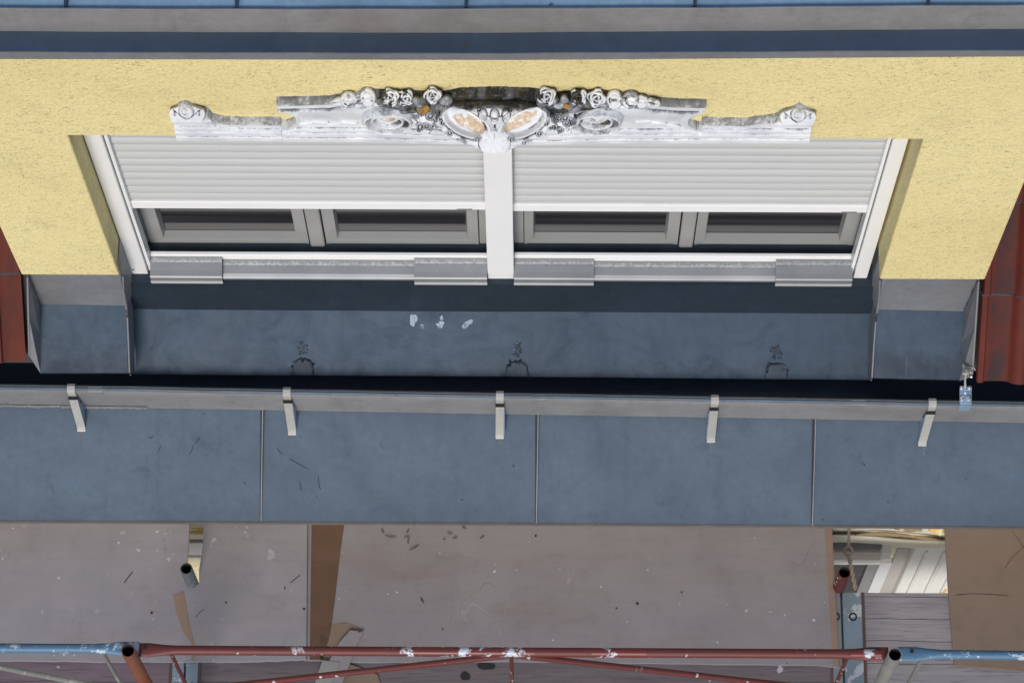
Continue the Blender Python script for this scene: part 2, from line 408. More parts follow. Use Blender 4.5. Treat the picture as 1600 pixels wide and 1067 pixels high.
# ---- yellow dormer wall: one panel with the window opening
wl = P(31, 424, Y=YW).x; wr = P(1539, 437, Y=YW).x
ol = P(107, 214, Y=YW).x; orr = P(1443, 217, Y=YW).x
zl = (P(107, 214, Y=YW).z+P(1443, 217, Y=YW).z)/2
zbL, zbR = P(100, 430, Y=YW).z, P(1460, 437, Y=YW).z
ztop = 3.98
m = MB(); D = .13
def wallpanel(x0, x1, z0, z1, nx, nz, back=None):
    pass
# front face L-shaped pieces: left pier, right pier, lintel, all sharing edges in one prism
poly = [(wl, YW, zbL), (ol, YW, zbL), (ol, YW, zl), (orr, YW, zl), (orr, YW, zbR), (wr, YW, zbR), (wr, YW, ztop), (wl, YW, ztop)]
m.prism(poly, (0, D+.02, 0))
o = m.build('dormer_wall', 'stucco', house, bevel=.006)
for xx in (wl+.001, wr-.141):                # dormer cheeks running back into the roof
    m = MB(); m.box(xx, xx+.14, YW+D+.021, YW+3.2, 1.7, ztop-.001); m.build('dormer_cheek', 'stucco', house)

# ---- dormer eave: drip edge, blue ledge, grey fascia, lip, roof sheet
XA, XB, NS = -260, 1860, 60
lt = line((0, 13), (400, 16), (800, 14.5), (1600, 9)); lb = line((0, 51), (600, 53), (800, 53), (1600, 47))
ls = line((0, 82), (800, 84), (1600, 79)); ld = line((0, 92), (800, 93.5), (1600, 88))
r_d = rowpts(ld, XA, XB, NS, Y=3.49); r_s = rowpts(ls, XA, XB, NS, Y=3.49, wob=.0008)
m = MB(); m.grid([shift(r_d, 0, .05, .004), r_d, r_s]); 
m.build('drip_edge', 'zinc_grey', house, solid=.003)
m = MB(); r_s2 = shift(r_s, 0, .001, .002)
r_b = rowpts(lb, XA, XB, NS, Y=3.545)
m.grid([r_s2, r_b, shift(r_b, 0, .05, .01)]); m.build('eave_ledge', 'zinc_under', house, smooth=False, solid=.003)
fb = rowpts(lb, XA, XB, NS, Y=3.475, wob=.0006); ft = rowpts(lt, XA, XB, NS, Y=3.475, wob=.001, seed=3)
m = MB(); mid = [a.lerp(b, .15)+Vector((0, -.004, 0)) for a, b in zip(fb, ft)]
m.grid([shift(fb, 0, .07, .0), shift(fb, 0, .004), mid, [a.lerp(b, .5)+Vector((0, -.002, 0)) for a, b in zip(fb, ft)], ft, shift(ft, 0, .005, -.008)])
fa = m.build('eave_fascia', 'zinc_lip', house, smooth=True, solid=.002)
m = MB(); m.tube(shift(ft, 0, .0015, -.003), .003, 8); m.build('rolled_lip', 'zinc_grey', fa, smooth=True)
m = MB(); r0 = shift(ft, 0, .006, -.014); r1 = shift(ft, 0, 1.6, .12); r2 = shift(ft, 0, 3.2, .1)
m.grid([shift(r0, 0, 0, -.03), r0, r1, r2]); rf = m.build('dormer_roof', 'zinc_roof', house, solid=.003)
sx = [-252, 102, 369, 728, 1086, 1451, 1810]
m = MB()
for k, px in enumerate(sx):
    a = P(px, lt(px), Y=3.475)+Vector((0, .008, -.012)); b = a+Vector((.01, 1.6, .13))
    m.prism([a+Vector((-.004, 0, -.02)), a+Vector((.004, 0, -.02)), a+Vector((.004, 0, .018)), a+Vector((-.004, 0, .018))], b-a)
    m.prism([a+Vector((-.010, 0, -.008)), a+Vector((.010, 0, -.008)), a+Vector((.010, 0, -.002)), a+Vector((-.010, 0, -.002))], b-a)
m.build('standing_seam', 'zinc_under', rf)

# ---- window surround: backing, guide rails, mullion cover, shutters
gl0, gl1 = P(131, 215, Y=YG).x, P(159, 215, Y=YG).x
gr1, gr0 = P(1420, 218, Y=YG).x, P(1396, 218, Y=YG).x
gz0 = P(220, 433, Y=YG).z; gz1 = zl+.12
mc0, mc1 = P(757, 300, Y=YG-.01).x, P(801, 300, Y=YG-.01).x
print('planes', wl, wr, ol, orr, zl, zbL, zbR, 'guides', gl0, gl1, gr0, gr1, gz0, mc0, mc1)
YS = 3.695
def bx(name, mat, x0, x1, y0, y1, z0, z1, parent, bevel=.002, label=None):
    mm = MB(); mm.box(x0, x1, y0, y1, z0, z1); return mm.build(name, mat, parent, bevel=bevel, label=label)
bx('lintel_soffit', 'stucco', ol+.001, orr-.001, YW+D+.021, YW+.5, zl+.002, zl+.2, house, 0)
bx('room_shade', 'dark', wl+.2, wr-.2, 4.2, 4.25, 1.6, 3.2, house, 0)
def shutter(x0, x1, zbot, lab):
    z = zbot+.058; rows = []; pitch = .0552
    prof = [(0, -.001), (.002, -.003), (.010, -.0055), (.026, -.0065), (.042, -.0055), (.0515, -.003), (.0525, .000), (.0528, .010), (.0548, .010)]
    m = MB(); k = 0
    while z < zl+.1:
        for a, b in prof: rows.append((YS+b+random.uniform(-.0006, .0006), z+a))
        z += pitch
    n = 24; rr = []
    for (y, zz) in rows:
        rr.append([(x0+(x1-x0)*i/n, y+.0003*math.sin(i*.7+zz*20), zz+.0002*math.sin(i*.5+zz*31)) for i in range(n+1)])
    m.grid(rr); so_ = m.build('roller_shutter', 'slat', house, smooth=True, solid=.001, label=lab)
    mm = MB(); mm.box(x0, x1, YS-.011, YS+.006, zbot, zbot+.054); mm.build('bottom_rail', 'white_bar', so_, bevel=.002)
    mm = MB(); mm.box(x1-.10, x1-.05, YS-.0135, YS-.0115, zbot+.004, zbot+.010); mm.build('stop_slot', 'zinc_grey', so_)
    return so_
zsl = P(480, 327, Y=YS-.011).z; zsr = P(1080, 331.5, Y=YS-.011).z
sl_ = shutter(gl1-.005, mc0+.005, zsl, 'left half-lowered shutter')
sr_ = shutter(mc1-.005, gr0+.005, zsr, 'right half-lowered shutter')
def guide(x0, x1, inner, par):
    m = MB(); m.box(x0, x1, YG, YG+.05, gz0, gz1); o = m.build('guide_rail', 'white', par, bevel=.003)
    xa, xb = (x1+.003, x1+.014) if inner > 0 else (x0-.014, x0-.003)
    m = MB(); m.box(xa, xb, YG+.012, YG+.055, gz0+.03, gz1-.01); m.build('guide_groove', 'white', par, bevel=.001)
    xa, xb = (x1, x1+.003) if inner > 0 else (x0-.003, x0)
    m = MB(); m.box(xa, xb, YG+.018, YG+.05, gz0+.03, gz1-.01); m.build('guide_gap', 'black', par)
guide(gl0, gl1, 1, sl_); guide(gr0, gr1, -1, sr_)
for px, py in ((208, 421),):
    p = P(px, py, Y=YG); m = MB(); m.tube([p+Vector((0, -.0015, 0)), p+Vector((0, .004, 0))], .0045, 12); m.build('drill_hole', 'black', sl_)
m = MB(); m.box(mc0, mc1, YG-.01, YG+.04, gz0-.006, gz1); mu = m.build('mullion_cover', 'white', house, bevel=.003)
m = MB(); m.box(mc0+.03, mc0+.036, YG-.012, YG-.009, gz0-.008, gz0+.004); m.build('notch', 'black', mu)

# windows
YF = 3.755
zf0 = P(480, 392, Y=YF-.01).z
def window(x0, x1, cuts, lab):
    """cuts: (sash left, glass left, glass right, post left, post right, glass left, glass right, sash right) world x"""
    z1 = zl+.05; zb = zf0
    fr = MB()
    fr.box(x0, cuts[0], YF, YF+.06, zb, z1); fr.box(cuts[7], x1, YF, YF+.06, zb, z1); fr.box(cuts[0], cuts[7], YF+.002, YF+.06, zb-.02, zb+.028)
    win = fr.build('window_frame', 'pvc', house, bevel=.004, label=lab)
    m = MB(); m.box(cuts[3]+.002, cuts[4]-.002, YF-.014, YF+.01, zb+.012, z1); m.build('meeting_post', 'pvc', win, bevel=.006)
    for a, ga, gb, b in ((cuts[0], cuts[1], cuts[2], cuts[3]), (cuts[4], cuts[5], cuts[6], cuts[7])):
        m = MB(); zs = zb+.034; zg = zs+.052; h = .022
        ym, yg = YF-.004, YF+.03
        def ring(xa, xb, za, y): return [(xa, y, za), (xb, y, za), (xb, y, z1), (xa, y, z1)]
        r1 = ring(a+.001, b-.001, zs, ym+.02); r2 = ring(a+.003, b-.003, zs+.002, ym); r3 = ring(ga-.006+0, gb+.006, zg-.006, ym+.006); r4 = ring(ga, gb, zg, yg)
        for A, B in ((r1, r2), (r2, r3), (r3, r4)):
            m.face(A[0], A[1], B[1], B[0]); m.face(A[1], A[2], B[2], B[1]); m.face(A[3], A[0], B[0], B[3])
        sa = m.build('sash', 'pvc', win)
        m = MB(); m.face((ga-.005, yg+.001, zg-.005), (gb+.005, yg+.001, zg-.005), (gb+.005, yg+.001, z1), (ga-.005, yg+.001, z1)); m.build('pane', 'glass', sa, solid=.004) if False else m.build('pane', 'glass', win)
    return win
def X_(px, py): return P(px, py, Y=YF).x
yq = 350
window(gl1+.0, mc0, [X_(v, 350) for v in (225, 251, 456, 479, 504, 526, 727, 748)], 'left two-light window')
window(mc1, gr0, [X_(v, 353) for v in (818, 836, 1041, 1063, 1087, 1107, 1316, 1343)], 'right two-light window')
# dark track below the windows, white base bars
zbar0 = P(480, 406, Y=3.705).z; zbar1 = P(480, 396, Y=3.705).z
zb0r = P(1080, 408, Y=3.705).z; zb1r = P(1080, 397.5, Y=3.705).z
bx('track', 'zinc_dark', gl1+.001, mc0-.001, 3.712, YF+.06, zbar0-.02, zbar1-.025, house, 0)
bx('track', 'zinc_dark', mc1+.001, gr0-.001, 3.712, YF+.06, zb0r-.02, zb1r-.025, house, 0)
for (x0, x1, a, b) in ((gl1+.015, mc0-.001, zbar0, zbar1), (mc1+.001, gr0-.015, zb0r, zb1r)):
    ba = bx('base_bar', 'white_bar', x0, x1, 3.698, 3.711, a, b, house, .002)
    bx('slot', 'zinc_grey', x1-.10, x1-.055, 3.6965, 3.6979, a+.012, a+.018, ba, 0)
# sills
MAT['sill'] = None
def sill_mat():
    m, t, b, co = nodes_of('grey aluminium sill with algae at the back')
    sp = N(t, 'ShaderNodeSeparateXYZ'); t.links.new(co, sp.inputs[0])
    n = noise(t, co, 95, 6, .75)
    ed = math_(t, 'ADD', ramp(t, sp.outputs[1], 3.655, 3.70), math_(t, 'MULTIPLY', math_(t, 'SUBTRACT', n, .5), 1.5))
    col = mix(t, ramp(t, noise(t, co, 4, 4), .3, .7), (.22, .23, .245), (.29, .30, .31))
    col = mix(t, ramp(t, ed, .5, .8, 0, .6), col, (.045, .048, .045))
    setc(t, b, col); b.inputs['Metallic'].default_value = .45; b.inputs['Roughness'].default_value = .45
    bump(t, b, n, .2, .001); return m
MAT['sill'] = sill_mat()
def sill(px0, px1, lf, raised, yf=3.638):
    x0 = P(px0, 425, Y=3.65).x; x1 = P(px1, 425, Y=3.65).x; zf = P((px0+px1)/2, lf((px0+px1)/2), Y=yf).z
    m = MB(); up = .003 if raised else 0
    pr = [(3.703, zf+.030+up), (3.680, zf+.018+up), (3.652, zf+.009+up), (yf+.004, zf+.004+up), (yf, zf+up)]
    pr += ([(yf-.001, zf-.028), (yf-.006, zf-.034), (yf-.005, zf-.040)] if raised else [(yf, zf-.012), (yf+.004, zf-.014)])
    m.grid([[(x0, y, z), (x1, y, z)] for y, z in pr])
    return m.build('window_sill' if not raised else 'sill_cover', 'sill', None, solid=.002, smooth=False)
lsf = line((235, 434), (800, 437), (1333, 439))
for (a, b) in ((235, 761), (803, 1333)):
    s0 = sill(a, b, lsf, False); s0.parent = house; s0.location = -wloc(house)
    for c, d in ((a, a+112 if a < 500 else 928), (647 if a < 500 else 1213, b)):
        q = sill(c, d, lsf, True, 3.630); q.parent = s0; q.location = -wloc(s0)
        m = MB(); xe0 = P(c, 437, Y=3.63).x; xe1 = P(d, 437, Y=3.63).x; zf = P((c+d)/2, lsf((c+d)/2), Y=3.63).z
        m.tube([(xe0, 3.6275, zf-.028), (xe1, 3.6275, zf-.028)], .0022, 8); 
        mm = m.build('folded_edge', 'steel', s0)

# ---- flashing between window and gutter
lk = line((205, 483), (1360, 490)); le = line((205, 584.5), (800, 588), (1365, 593))
xl_, xr_ = 203, 1363
r_t = rowpts(line((200, 430), (1365, 436)), xl_, xr_, 40, Y=3.625); 
r_k = rowpts(lk, xl_, xr_, 40, Y=3.62, wob=.0006)
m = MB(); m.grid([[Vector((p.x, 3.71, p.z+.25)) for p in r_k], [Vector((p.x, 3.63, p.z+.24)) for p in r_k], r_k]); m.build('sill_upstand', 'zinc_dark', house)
slope = math.tan(R(25))
plA = (P(800, lk(800), Y=3.62), Vector((0, -math.sin(R(25)), math.cos(R(25)))))
r_e = rowpts(le, xl_, xr_, 40, pl=plA, wob=.0003, seed=2)
r_m = [a.lerp(b, .5)+Vector((0, 0, .0004)) for a, b in zip(r_k, r_e)]
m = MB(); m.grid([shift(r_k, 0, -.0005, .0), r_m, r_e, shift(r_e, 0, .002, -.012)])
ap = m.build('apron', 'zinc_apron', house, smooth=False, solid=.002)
def onA(px, py, lift=.004): return P(px, py, pl=(plA[0]+plA[1]*lift, plA[1]))
def blob(m, c, pts_fn, n, thick, nrm):
    pts = [pts_fn(i/n) for i in range(n)]
    m.prism(pts, nrm*thick)
def blobA(px, py, rx, ry, lift, seed, n=22, surf=onA, thick=.0012, nrm=None, rot=0, jag=.35):
    rs = random.Random(seed); ph = [rs.uniform(0, 6.28) for _ in range(4)]
    pts = []
    for i in range(n):
        a = 2*math.pi*i/n; r = 1+jag*(.5*math.sin(2*a+ph[0])+.35*math.sin(3*a+ph[1])+.3*math.sin(5*a+ph[2]))+rs.uniform(-.08, .08)
        u, v = rx*r*math.cos(a), ry*r*math.sin(a)
        pts.append(surf(px+u*math.cos(rot)-v*math.sin(rot), py+u*math.sin(rot)+v*math.cos(rot), lift))
    return pts
for k, (px, py, rx, ry, rot) in enumerate(((646, 500, 5, 11, .2), (660, 510, 2.5, 5, -.3), (688, 507, 6, 5, .2), (690, 497, 3, 3, 0), (730, 506, 9, 5, -.6))):
    m = MB(); m.prism(blobA(px, py, rx, ry, .003, k+3, rot=rot), plA[1]*.001); m.build('paint_smear', 'drip_blue', ap)
MAT['drip_edge'] = zinc('brown stained drip edge', (.13, .12, .12), .2, .55, .2, .6, (.04, .035, .03), brown=.6)
MAT['stain'] = paint('faint rusty run stain', (.085, .095, .105), .6, .4, (.088, .128, .172), .5, chipscale=60)
MAT['patch'] = zinc('dark repair patch', (.026, .042, .064), .2, .55, .35, .7, (.10, .09, .08))
MAT['solder'] = paint('rough silver sealant', (.05, .08, .12), .5, .5, (.20, .27, .35), .55, (.05, .06, .08), metal=.4, chipscale=30)
for k, (px, py, hh) in enumerate(((473, 571, 26), (808, 575, 24), (1213, 577, 24))):
    base = le(px)
    arch = []
    for i in range(19):
        a = math.pi*i/18; arch.append((px-15*math.cos(a)+random.uniform(-1, 1), base-hh*.55-hh*.42*math.sin(a)))
    outer = [(px-17, base-1)]+arch+[(px+17, base-1)]
    m = MB(); m.prism([onA(x, y, .002) for x, y in outer], plA[1]*.003); pt = m.build('repair_patch', 'patch', ap, bevel=.001)
    m = MB(); pp = [onA(x+random.uniform(-.8, .8), y+random.uniform(-.8, .8), .004) for x, y in outer]
    m.tube(pp, [random.uniform(.0012, .0045) for _ in pp], 6)
    for j in range(14):
        q = random.choice(pp)+Vector((random.uniform(-.008, .008), random.uniform(-.008, .008), 0)); rr = random.uniform(.0015, .005); m.tube([q, q+Vector((random.uniform(-.008, .008), random.uniform(-.006, .006), .001))], rr, 5); m.build('sealant_bead', 'solder', ap, smooth=True)
    m = MB()
    for q_ in range(26):
        a = random.uniform(0, 6.28); rr_ = random.uniform(.35, 1.1)**.7; c0_ = (px+8*rr_*math.cos(a), base-hh-18+(9 if math.sin(a) < 0 else 12)*rr_*math.sin(a))
        m.tube([onA(c0_[0], c0_[1], .002), onA(c0_[0]+random.uniform(-3, 3), c0_[1]+random.uniform(-3, 3), .003)], random.uniform(.0012, .0042), 6)
    m.build('sealant_daub', 'solder', ap, smooth=True)
    m = MB(); m.prism(blobA(px, base-hh-20, 4, 6, .003, k+31), plA[1]*.002); m.build('sealed_hole', 'zinc_dark', ap)

# flank boxes left and right of the window bay
def flank(side):
    if side < 0:
        ui, uo = (191, 430), (45, 430); ki, ko = (197, 477), (62, 475); ei, eo = (200, 582), (63, 582); oc, oe = (43, 431), (46, 556)
        ci = (192, 400)
    else:
        ui, uo = (1376, 436), (1530, 438); ki, ko = (1371, 483), (1506, 486); ei, eo = (1365, 590), (1500, 593); oc, oe = (1529, 438), (1519, 585)
        ci = (1378, 405)
    Yu = 3.575
    kz = (P(*ki, Y=Yu).z+P(*ko, Y=Yu).z)/2
    plF = (Vector((0, Yu, kz)), Vector((0, -math.sin(R(25)), math.cos(R(25)))))
    KI, KO = P(*ki, Y=Yu), P(*ko, Y=Yu); EI, EO = P(*ei, pl=plF), P(*eo, pl=plF)
    UI, UO = P(*ui, Y=Yu)+Vector((0, 0, .1)), P(*uo, Y=Yu)+Vector((0, 0, .1))
    m = MB(); m.grid([[UO, UI], [KO, KI]]); fl = m.build('corner_upstand', 'zinc_grey', house, solid=.002)
    n = 10
    m = MB(); m.grid([[KO.lerp(KI, i/n)+Vector((0, 0, 0)) for i in range(n+1)], [KO.lerp(KI, i/n).lerp(EO.lerp(EI, i/n), .5)+Vector((0, 0, .0005)) for i in range(n+1)],
                      [EO.lerp(EI, i/n) for i in range(n+1)], [EO.lerp(EI, i/n)+Vector((0, .002, -.015)) for i in range(n+1)]])
    cs = m.build('corner_sheet', 'zinc_apron', house, smooth=False, solid=.002)
    # inner side down to the window apron, and the lining of the reveal
    s = -side*.003
    dn = Vector((0, 0, -.13))
    m = MB(); m.grid([[UI+Vector((s, 0, 0)), KI+Vector((s, 0, 0)), EI+Vector((s, 0, 0))], [UI+Vector((s, .08, -.40)), KI+Vector((s, .06, -.13)), EI+Vector((s, .05, -.13))]])
    m.face(UI+Vector((s, 0, .02)), UI+Vector((s, .12, .02)), UI+Vector((s, .12, -.45)), UI+Vector((s, 0, -.10)))
    m.face(KI+Vector((s, 0, 0)), UI+Vector((s, 0, -.1)), UI+Vector((s, .12, -.45)), KI+Vector((s, .13, -.1)))
    m.build('side_flashing', 'zinc_grey', cs, solid=.002)
    # seam bead
    q = [UI+Vector((s, -.006, -.1)), UI.lerp(KI, .6)+Vector((s, -.012, 0)), KI+Vector((s, -.018, .01)), KI.lerp(EI, .2)+Vector((s*1.5, 0, .012)), KI.lerp(EI, .6)+Vector((s*2, 0, .012)), EI+Vector((s*2, -.002, .006)), EI+Vector((s*2, -.002, -.02))]
    m = MB(); m.tube(q, .0032, 8); m.build('folded_seam', 'zinc_lip', cs, smooth=True)
    OC = P(*oc, Y=3.56); OE = P(*oe, Z=EO.z+.075)
    m = MB(); m.grid([[OC+Vector((0, .02, .03)), KO], [OC, KO], [OC.lerp(OE, .5), KO.lerp(EO, .45)], [OE, EO], [OE+Vector((0, .002, -.03)), EO+Vector((0, .001, -.015))]])
    ck = m.build('tile_flashing', 'zinc_grey', cs, solid=.002)
    m = MB(); m.tube([OC+Vector((0, -.004, 0)), OC.lerp(OE, .5)+Vector((0, -.002, .003)), OE+Vector((0, 0, .003))], .0035, 8); m.build('folded_edge', 'zinc_lip', cs, smooth=True)
    # solder along the corner
    q = [KO.lerp(OC, i/14)+Vector((random.uniform(-.002, .002), random.uniform(-.003, .001), 0)) for i in range(15)]
    m = MB(); m.tube(q, [random.uniform(.001, .0035) for _ in q], 6); m.build('solder_line', 'solder', cs, smooth=True)
    return OE, EO
flank(-1); flank(1)

# ---- clay tile roof on both sides (45 degrees)
def tiles(name, e0, xs_px, side, label):
    # e0: eave point (world) ; column widths in metres
    W = .185; Lx = .335; cols = 13; rows = 9; th = R(45)
    up = Vector((0, math.cos(th), math.sin(th))); nn = Vector((0, -math.sin(th), math.cos(th)))
    prof = [(0, .004), (.004, .014), (.022, .016), (.026, .004), (.034, .001), (.085, 0), (.104, .001), (.112, .006), (.120, .018), (.135, .029), (.152, .031), (.168, .026), (.178, .014), (.181, .0), ]
    m = MB(); mo = MB()
    for c in range(cols):
        for r in range(rows):
            ox = e0.x+(c*W if side > 0 else -.105-c*W)+xs_px; cut = side < 0 and c == 0
            jit = random.uniform(-.003, .003)
            base = Vector((ox, e0.y, e0.z))+up*(r*Lx+jit)+nn*(.022+random.uniform(0, .004)); topl = Vector((ox, e0.y, e0.z))+up*((r+1)*Lx+.04)+nn*(-.006)
            pf = [(a, b) for a, b in prof if a < .106] if cut else prof; bow = random.uniform(-.002, .002)
            lo = [base+Vector((a, 0, 0))+nn*b+up*(bow+random.uniform(-.0012, .0012)) for a, b in pf]; hi = [topl+Vector((a, 0, 0))+nn*b for a, b in pf]
            lod = [p-nn*.013 for p in lo]
            mid_ = [p.lerp(q, .03)+nn*.001 for p, q in zip(lo, hi)]
            m.grid([lod, lo, mid_, hi])
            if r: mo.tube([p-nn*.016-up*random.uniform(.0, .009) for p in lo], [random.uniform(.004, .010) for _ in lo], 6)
    o = m.build(name, 'tile' if side < 0 else 'tile_stained', house, smooth=True, label=label)
    mo.build('tile_gap_shade', 'gutter_in', o)['kind'] = 'stuff'  # dark ragged tubes stand in for the shadow gap under the tile lips
    return o
tl0 = P(43, 560, Z=1.63); tr0 = P(1523, 591, Z=1.63)
tiles('tile_roof', tl0, 0, -1, 'red clay tiles left of the dormer'); tiles('tile_roof', tr0, 0, 1, 'red clay tiles right of the dormer, darker with stains')
for a, b in ((tl0.x-6, tl0.x+.02), (tr0.x-.02, tr0.x+6)):
    m = MB(); z0 = 1.58; m.face((a, 3.40, z0), (b, 3.40, z0), (b, 6.6, z0+3.2), (a, 6.6, z0+3.2))
    m.build('roof_boarding', 'dark', house, solid=.02)

# ---- gutter
XA, XB, NS = -1000, 2600, 100
lr = line((0, 608), (400, 614.5), (800, 621.5), (1200, 628.5), (1600, 635)); lgb = line((0, 634), (400, 640), (800, 647), (1200, 653), (1600, 660))
ZR = 1.50
gt = rowpts(lr, XA, XB, NS, Z=ZR, wob=.0007); 
gutter = thing('roof_gutter', (0, 3.3, 1.3), 'long zinc gutter under the yellow dormer, black with grime inside', 'gutter')
gb = [Vector((p.x, p.y+.012, P(XA+(XB-XA)*k/NS, lgb(XA+(XB-XA)*k/NS), Y=p.y+.012).z)) for k, p in enumerate(gt)]
m = MB(); m.grid([shift(gt, 0, .022, -.022), shift(gt, 0, .020, -.003), shift(gt, 0, .013, .004), shift(gt, 0, .004, .003), shift(gt, 0, -.001, -.006), [a.lerp(b, .25)+Vector((0, -.003, 0)) for a, b in zip(gt, gb)], [a.lerp(b, .6) for a, b in zip(gt, gb)], gb, shift(gb, 0, .01, -.006)])
m.build('gutter_front', 'zinc_lip', gutter, smooth=True, solid=.0015)
m = MB(); m.tube(shift(gt, 0, .006, .0005), .0065, 10); m.build('rim_bead', 'zinc_ledge', gutter, smooth=True)  # sky reflection on the rim put into its bluer colour
m = MB(); m.grid([shift(gt, 0, .0235, -.01), shift(gt, 0, .03, -.16), shift(gt, 0, .05, -.17), shift(gt, 0, .15, -.17), shift(gt, 0, .20, -.165), shift(gt, 0, .23, -.14)])
m.build('gutter_trough', 'gutter_in', gutter, solid=.002)
for px in (137, 830, 1330, -120, 1700):
    m = MB(); q = P(px, lr(px), Z=ZR); x = q.x
    a = [q+Vector((0, .013, .0055)), q+Vector((0, .003, .005)), q+Vector((0, -.0035, -.008)), Vector((x, q.y+.010, 1.36))]
    m.grid([a, shift(a, .05, -.0003, 0)])
    m.build('lap_joint', 'zinc_lip', gutter, solid=.0015)
m = MB()                                     # grit and leaf crumbs lying along the rim
for k in range(170):
    px = random.uniform(0, 1600); q = P(px, lr(px)-random.uniform(1, 9), Z=ZR-.10)
    r = random.uniform(.0015, .005); q.z = ZR-.168+r
    m.box(q.x-r, q.x+r*1.4, q.y-r, q.y+r, q.z-r*.6, q.z+r*.6)
m.build('leaf_grit', 'brown_stain', gutter)['kind'] = 'stuff'

# ---- cornice sheet (20 degree fall)
lf = line((0, 812), (800, 815.5), (1600, 822))
c0 = P(800, 646, Y=3.325)
plL = (c0, Vector((0, -math.sin(R(20)), math.cos(R(20)))))
lu = line((0, 600), (1600, 626))
ru = rowpts(lu, XA, XB, NS, pl=plL, wob=.0001); rl = rowpts(lf, XA, XB, NS, pl=plL, wob=.0002, seed=4)
m = MB(); m.grid([ru, [a.lerp(b, .35)+Vector((0, 0, wav(a.x*1.7, 3, .0001))) for a, b in zip(ru, rl)], [a.lerp(b, .7)+Vector((0, 0, wav(a.x*1.9, 6, .0001))) for a, b in zip(ru, rl)], rl])
cor = m.build('cornice_sheet', 'zinc_ledge', house, smooth=False, solid=.002)
m = MB(); m.grid([shift(rl, 0, -.001, .001), shift(rl, 0, -.002, -.014), shift(rl, 0, -.006, -.020), shift(rl, 0, .004, -.024)]); m.build('drip_edge', 'drip_edge', cor, solid=.002)
def onL(px, py, lift=.003): return P(px, py, pl=(plL[0]+plL[1]*lift, plL[1]))
for k, (a, b) in enumerate((((-880, 612), (-890, 806)), ((-450, 620), (-457, 809)), ((-20, 628), (-24, 812)), ((411.5, 630), (408, 814)), ((841, 640), (838, 817)), ((1274, 646), (1269, 821)), ((1700, 650), (1697, 823)), ((2130, 658), (2129, 826)), ((2560, 664), (2561, 830)))):
    A, B = onL(*a), onL(*b); m = MB()
    A += plL[1]*.0; w = Vector((.0016, 0, 0)); h = plL[1]
    m.grid([[A+w*1, A.lerp(B, .5)+w, B+w], [A+w+h*.02, A.lerp(B, .5)+w+h*.017, B+w+h*.004], [A-w+h*.02, A.lerp(B, .5)-w+h*.017, B-w+h*.004], [A-w, A.lerp(B, .5)-w, B-w]])
    m.m = 1; m.grid([[A-w*7+h*.001, B-w*3+h*.001], [A-w*1.2+h*.001, B-w*1.2+h*.001]])
    m.build('sheet_joint', ['zinc_lip', 'zinc_dark'], cor)

# gutter clips
def bracket(px):
    q = P(px, lr(px), Z=ZR); x = q.x
    ww = .0135
    m = MB(); a = [(q.y+.024, ZR-.02), (q.y+.022, ZR+.003), (q.y+.012, ZR+.0085), (q.y+.001, ZR+.006), (q.y-.006, ZR-.008), (q.y-.007, ZR-.045)]
    m.grid([[(x-ww, y, z), (x+ww, y, z)] for y, z in a]); br = m.build('gutter_clip', 'steel', gutter, solid=.003)
    foot = onL(px+(px-800)*-.021+0, lr(px)+58, .004); foot.x = x+random.uniform(-.004, .004)
    top = Vector((x, q.y-.010, ZR-.055))
    d = (foot-top); nrm = d.cross(Vector((1, 0, 0))).normalized()
    if nrm.y > 0: nrm = -nrm
    w2 = .0150
    m = MB()
    sec = [top-Vector((w2, 0, 0)), top+Vector((w2, 0, 0)), foot+Vector((w2, 0, 0)), foot-Vector((w2, 0, 0))]
    m.prism(sec, nrm*.004); m.prism([foot+Vector((-w2, .0, .0)), foot+Vector((w2, .0, 0)), foot+Vector((w2, -.014, -.005)), foot+Vector((-w2, -.014, -.005))], (0, 0, .003))
    m.build('stay', 'steel', br, bevel=.001)
    sgn = -1 if x > .05 else 1
    for s in ((1, -1) if abs(x) < .1 else (sgn,)):
        m = MB(); xx = x+s*(w2-.001)
        base = Vector((xx, foot.y+.012, foot.z+.004)); 
        m.prism([Vector((xx, top.y, top.z-.02)), Vector((xx, foot.y, foot.z)), Vector((xx, foot.y+.09, foot.z+.033)), Vector((xx, top.y+.0, top.z-.055))], (s*.0025, 0, 0))
        m.build('side_plate', 'steel_blue', br)
    m = MB(); m.box(x-w2-.001, x+w2+.001, q.y-.016, q.y-.008, ZR-.046, ZR-.040); m.box(x-w2-.001, x+w2+.001, q.y-.016, q.y-.008, ZR-.058, ZR-.053); m.build('clip_fold', 'black', br)
    c = top+d*.12; m = MB(); m.tube([c+nrm*.004, c+nrm*.007], .006, 12); m.build('rivet', 'steel', br)
for px in (-895, -559, -223, 111, 448, 781, 1117, 1457, 1792, 2128, 2464): bracket(px)
m = MB(); up_, dn_ = [], []
for k in range(60):
    px = -60+k*5; q = P(px, lgb(px)-1, Y=gb[0].y+(px+60)*0-.0); q.y = float(np.interp(q.x, [p.x for p in gb], [p.y for p in gb]))-.006; q.z = P(px, lgb(px)-1.5, Y=q.y).z
    up_.append(q); d_ = .014 if not (9 < k < 11 or 21 < k < 24 or 28 < k < 33) else .005
    dn_.append(q+Vector((0, -.003+random.uniform(-.002, .002), -d_+random.uniform(-.003, .002))))
m.grid([up_, dn_]); m.build('torn_flange', 'zinc_lip', gutter, solid=.001)
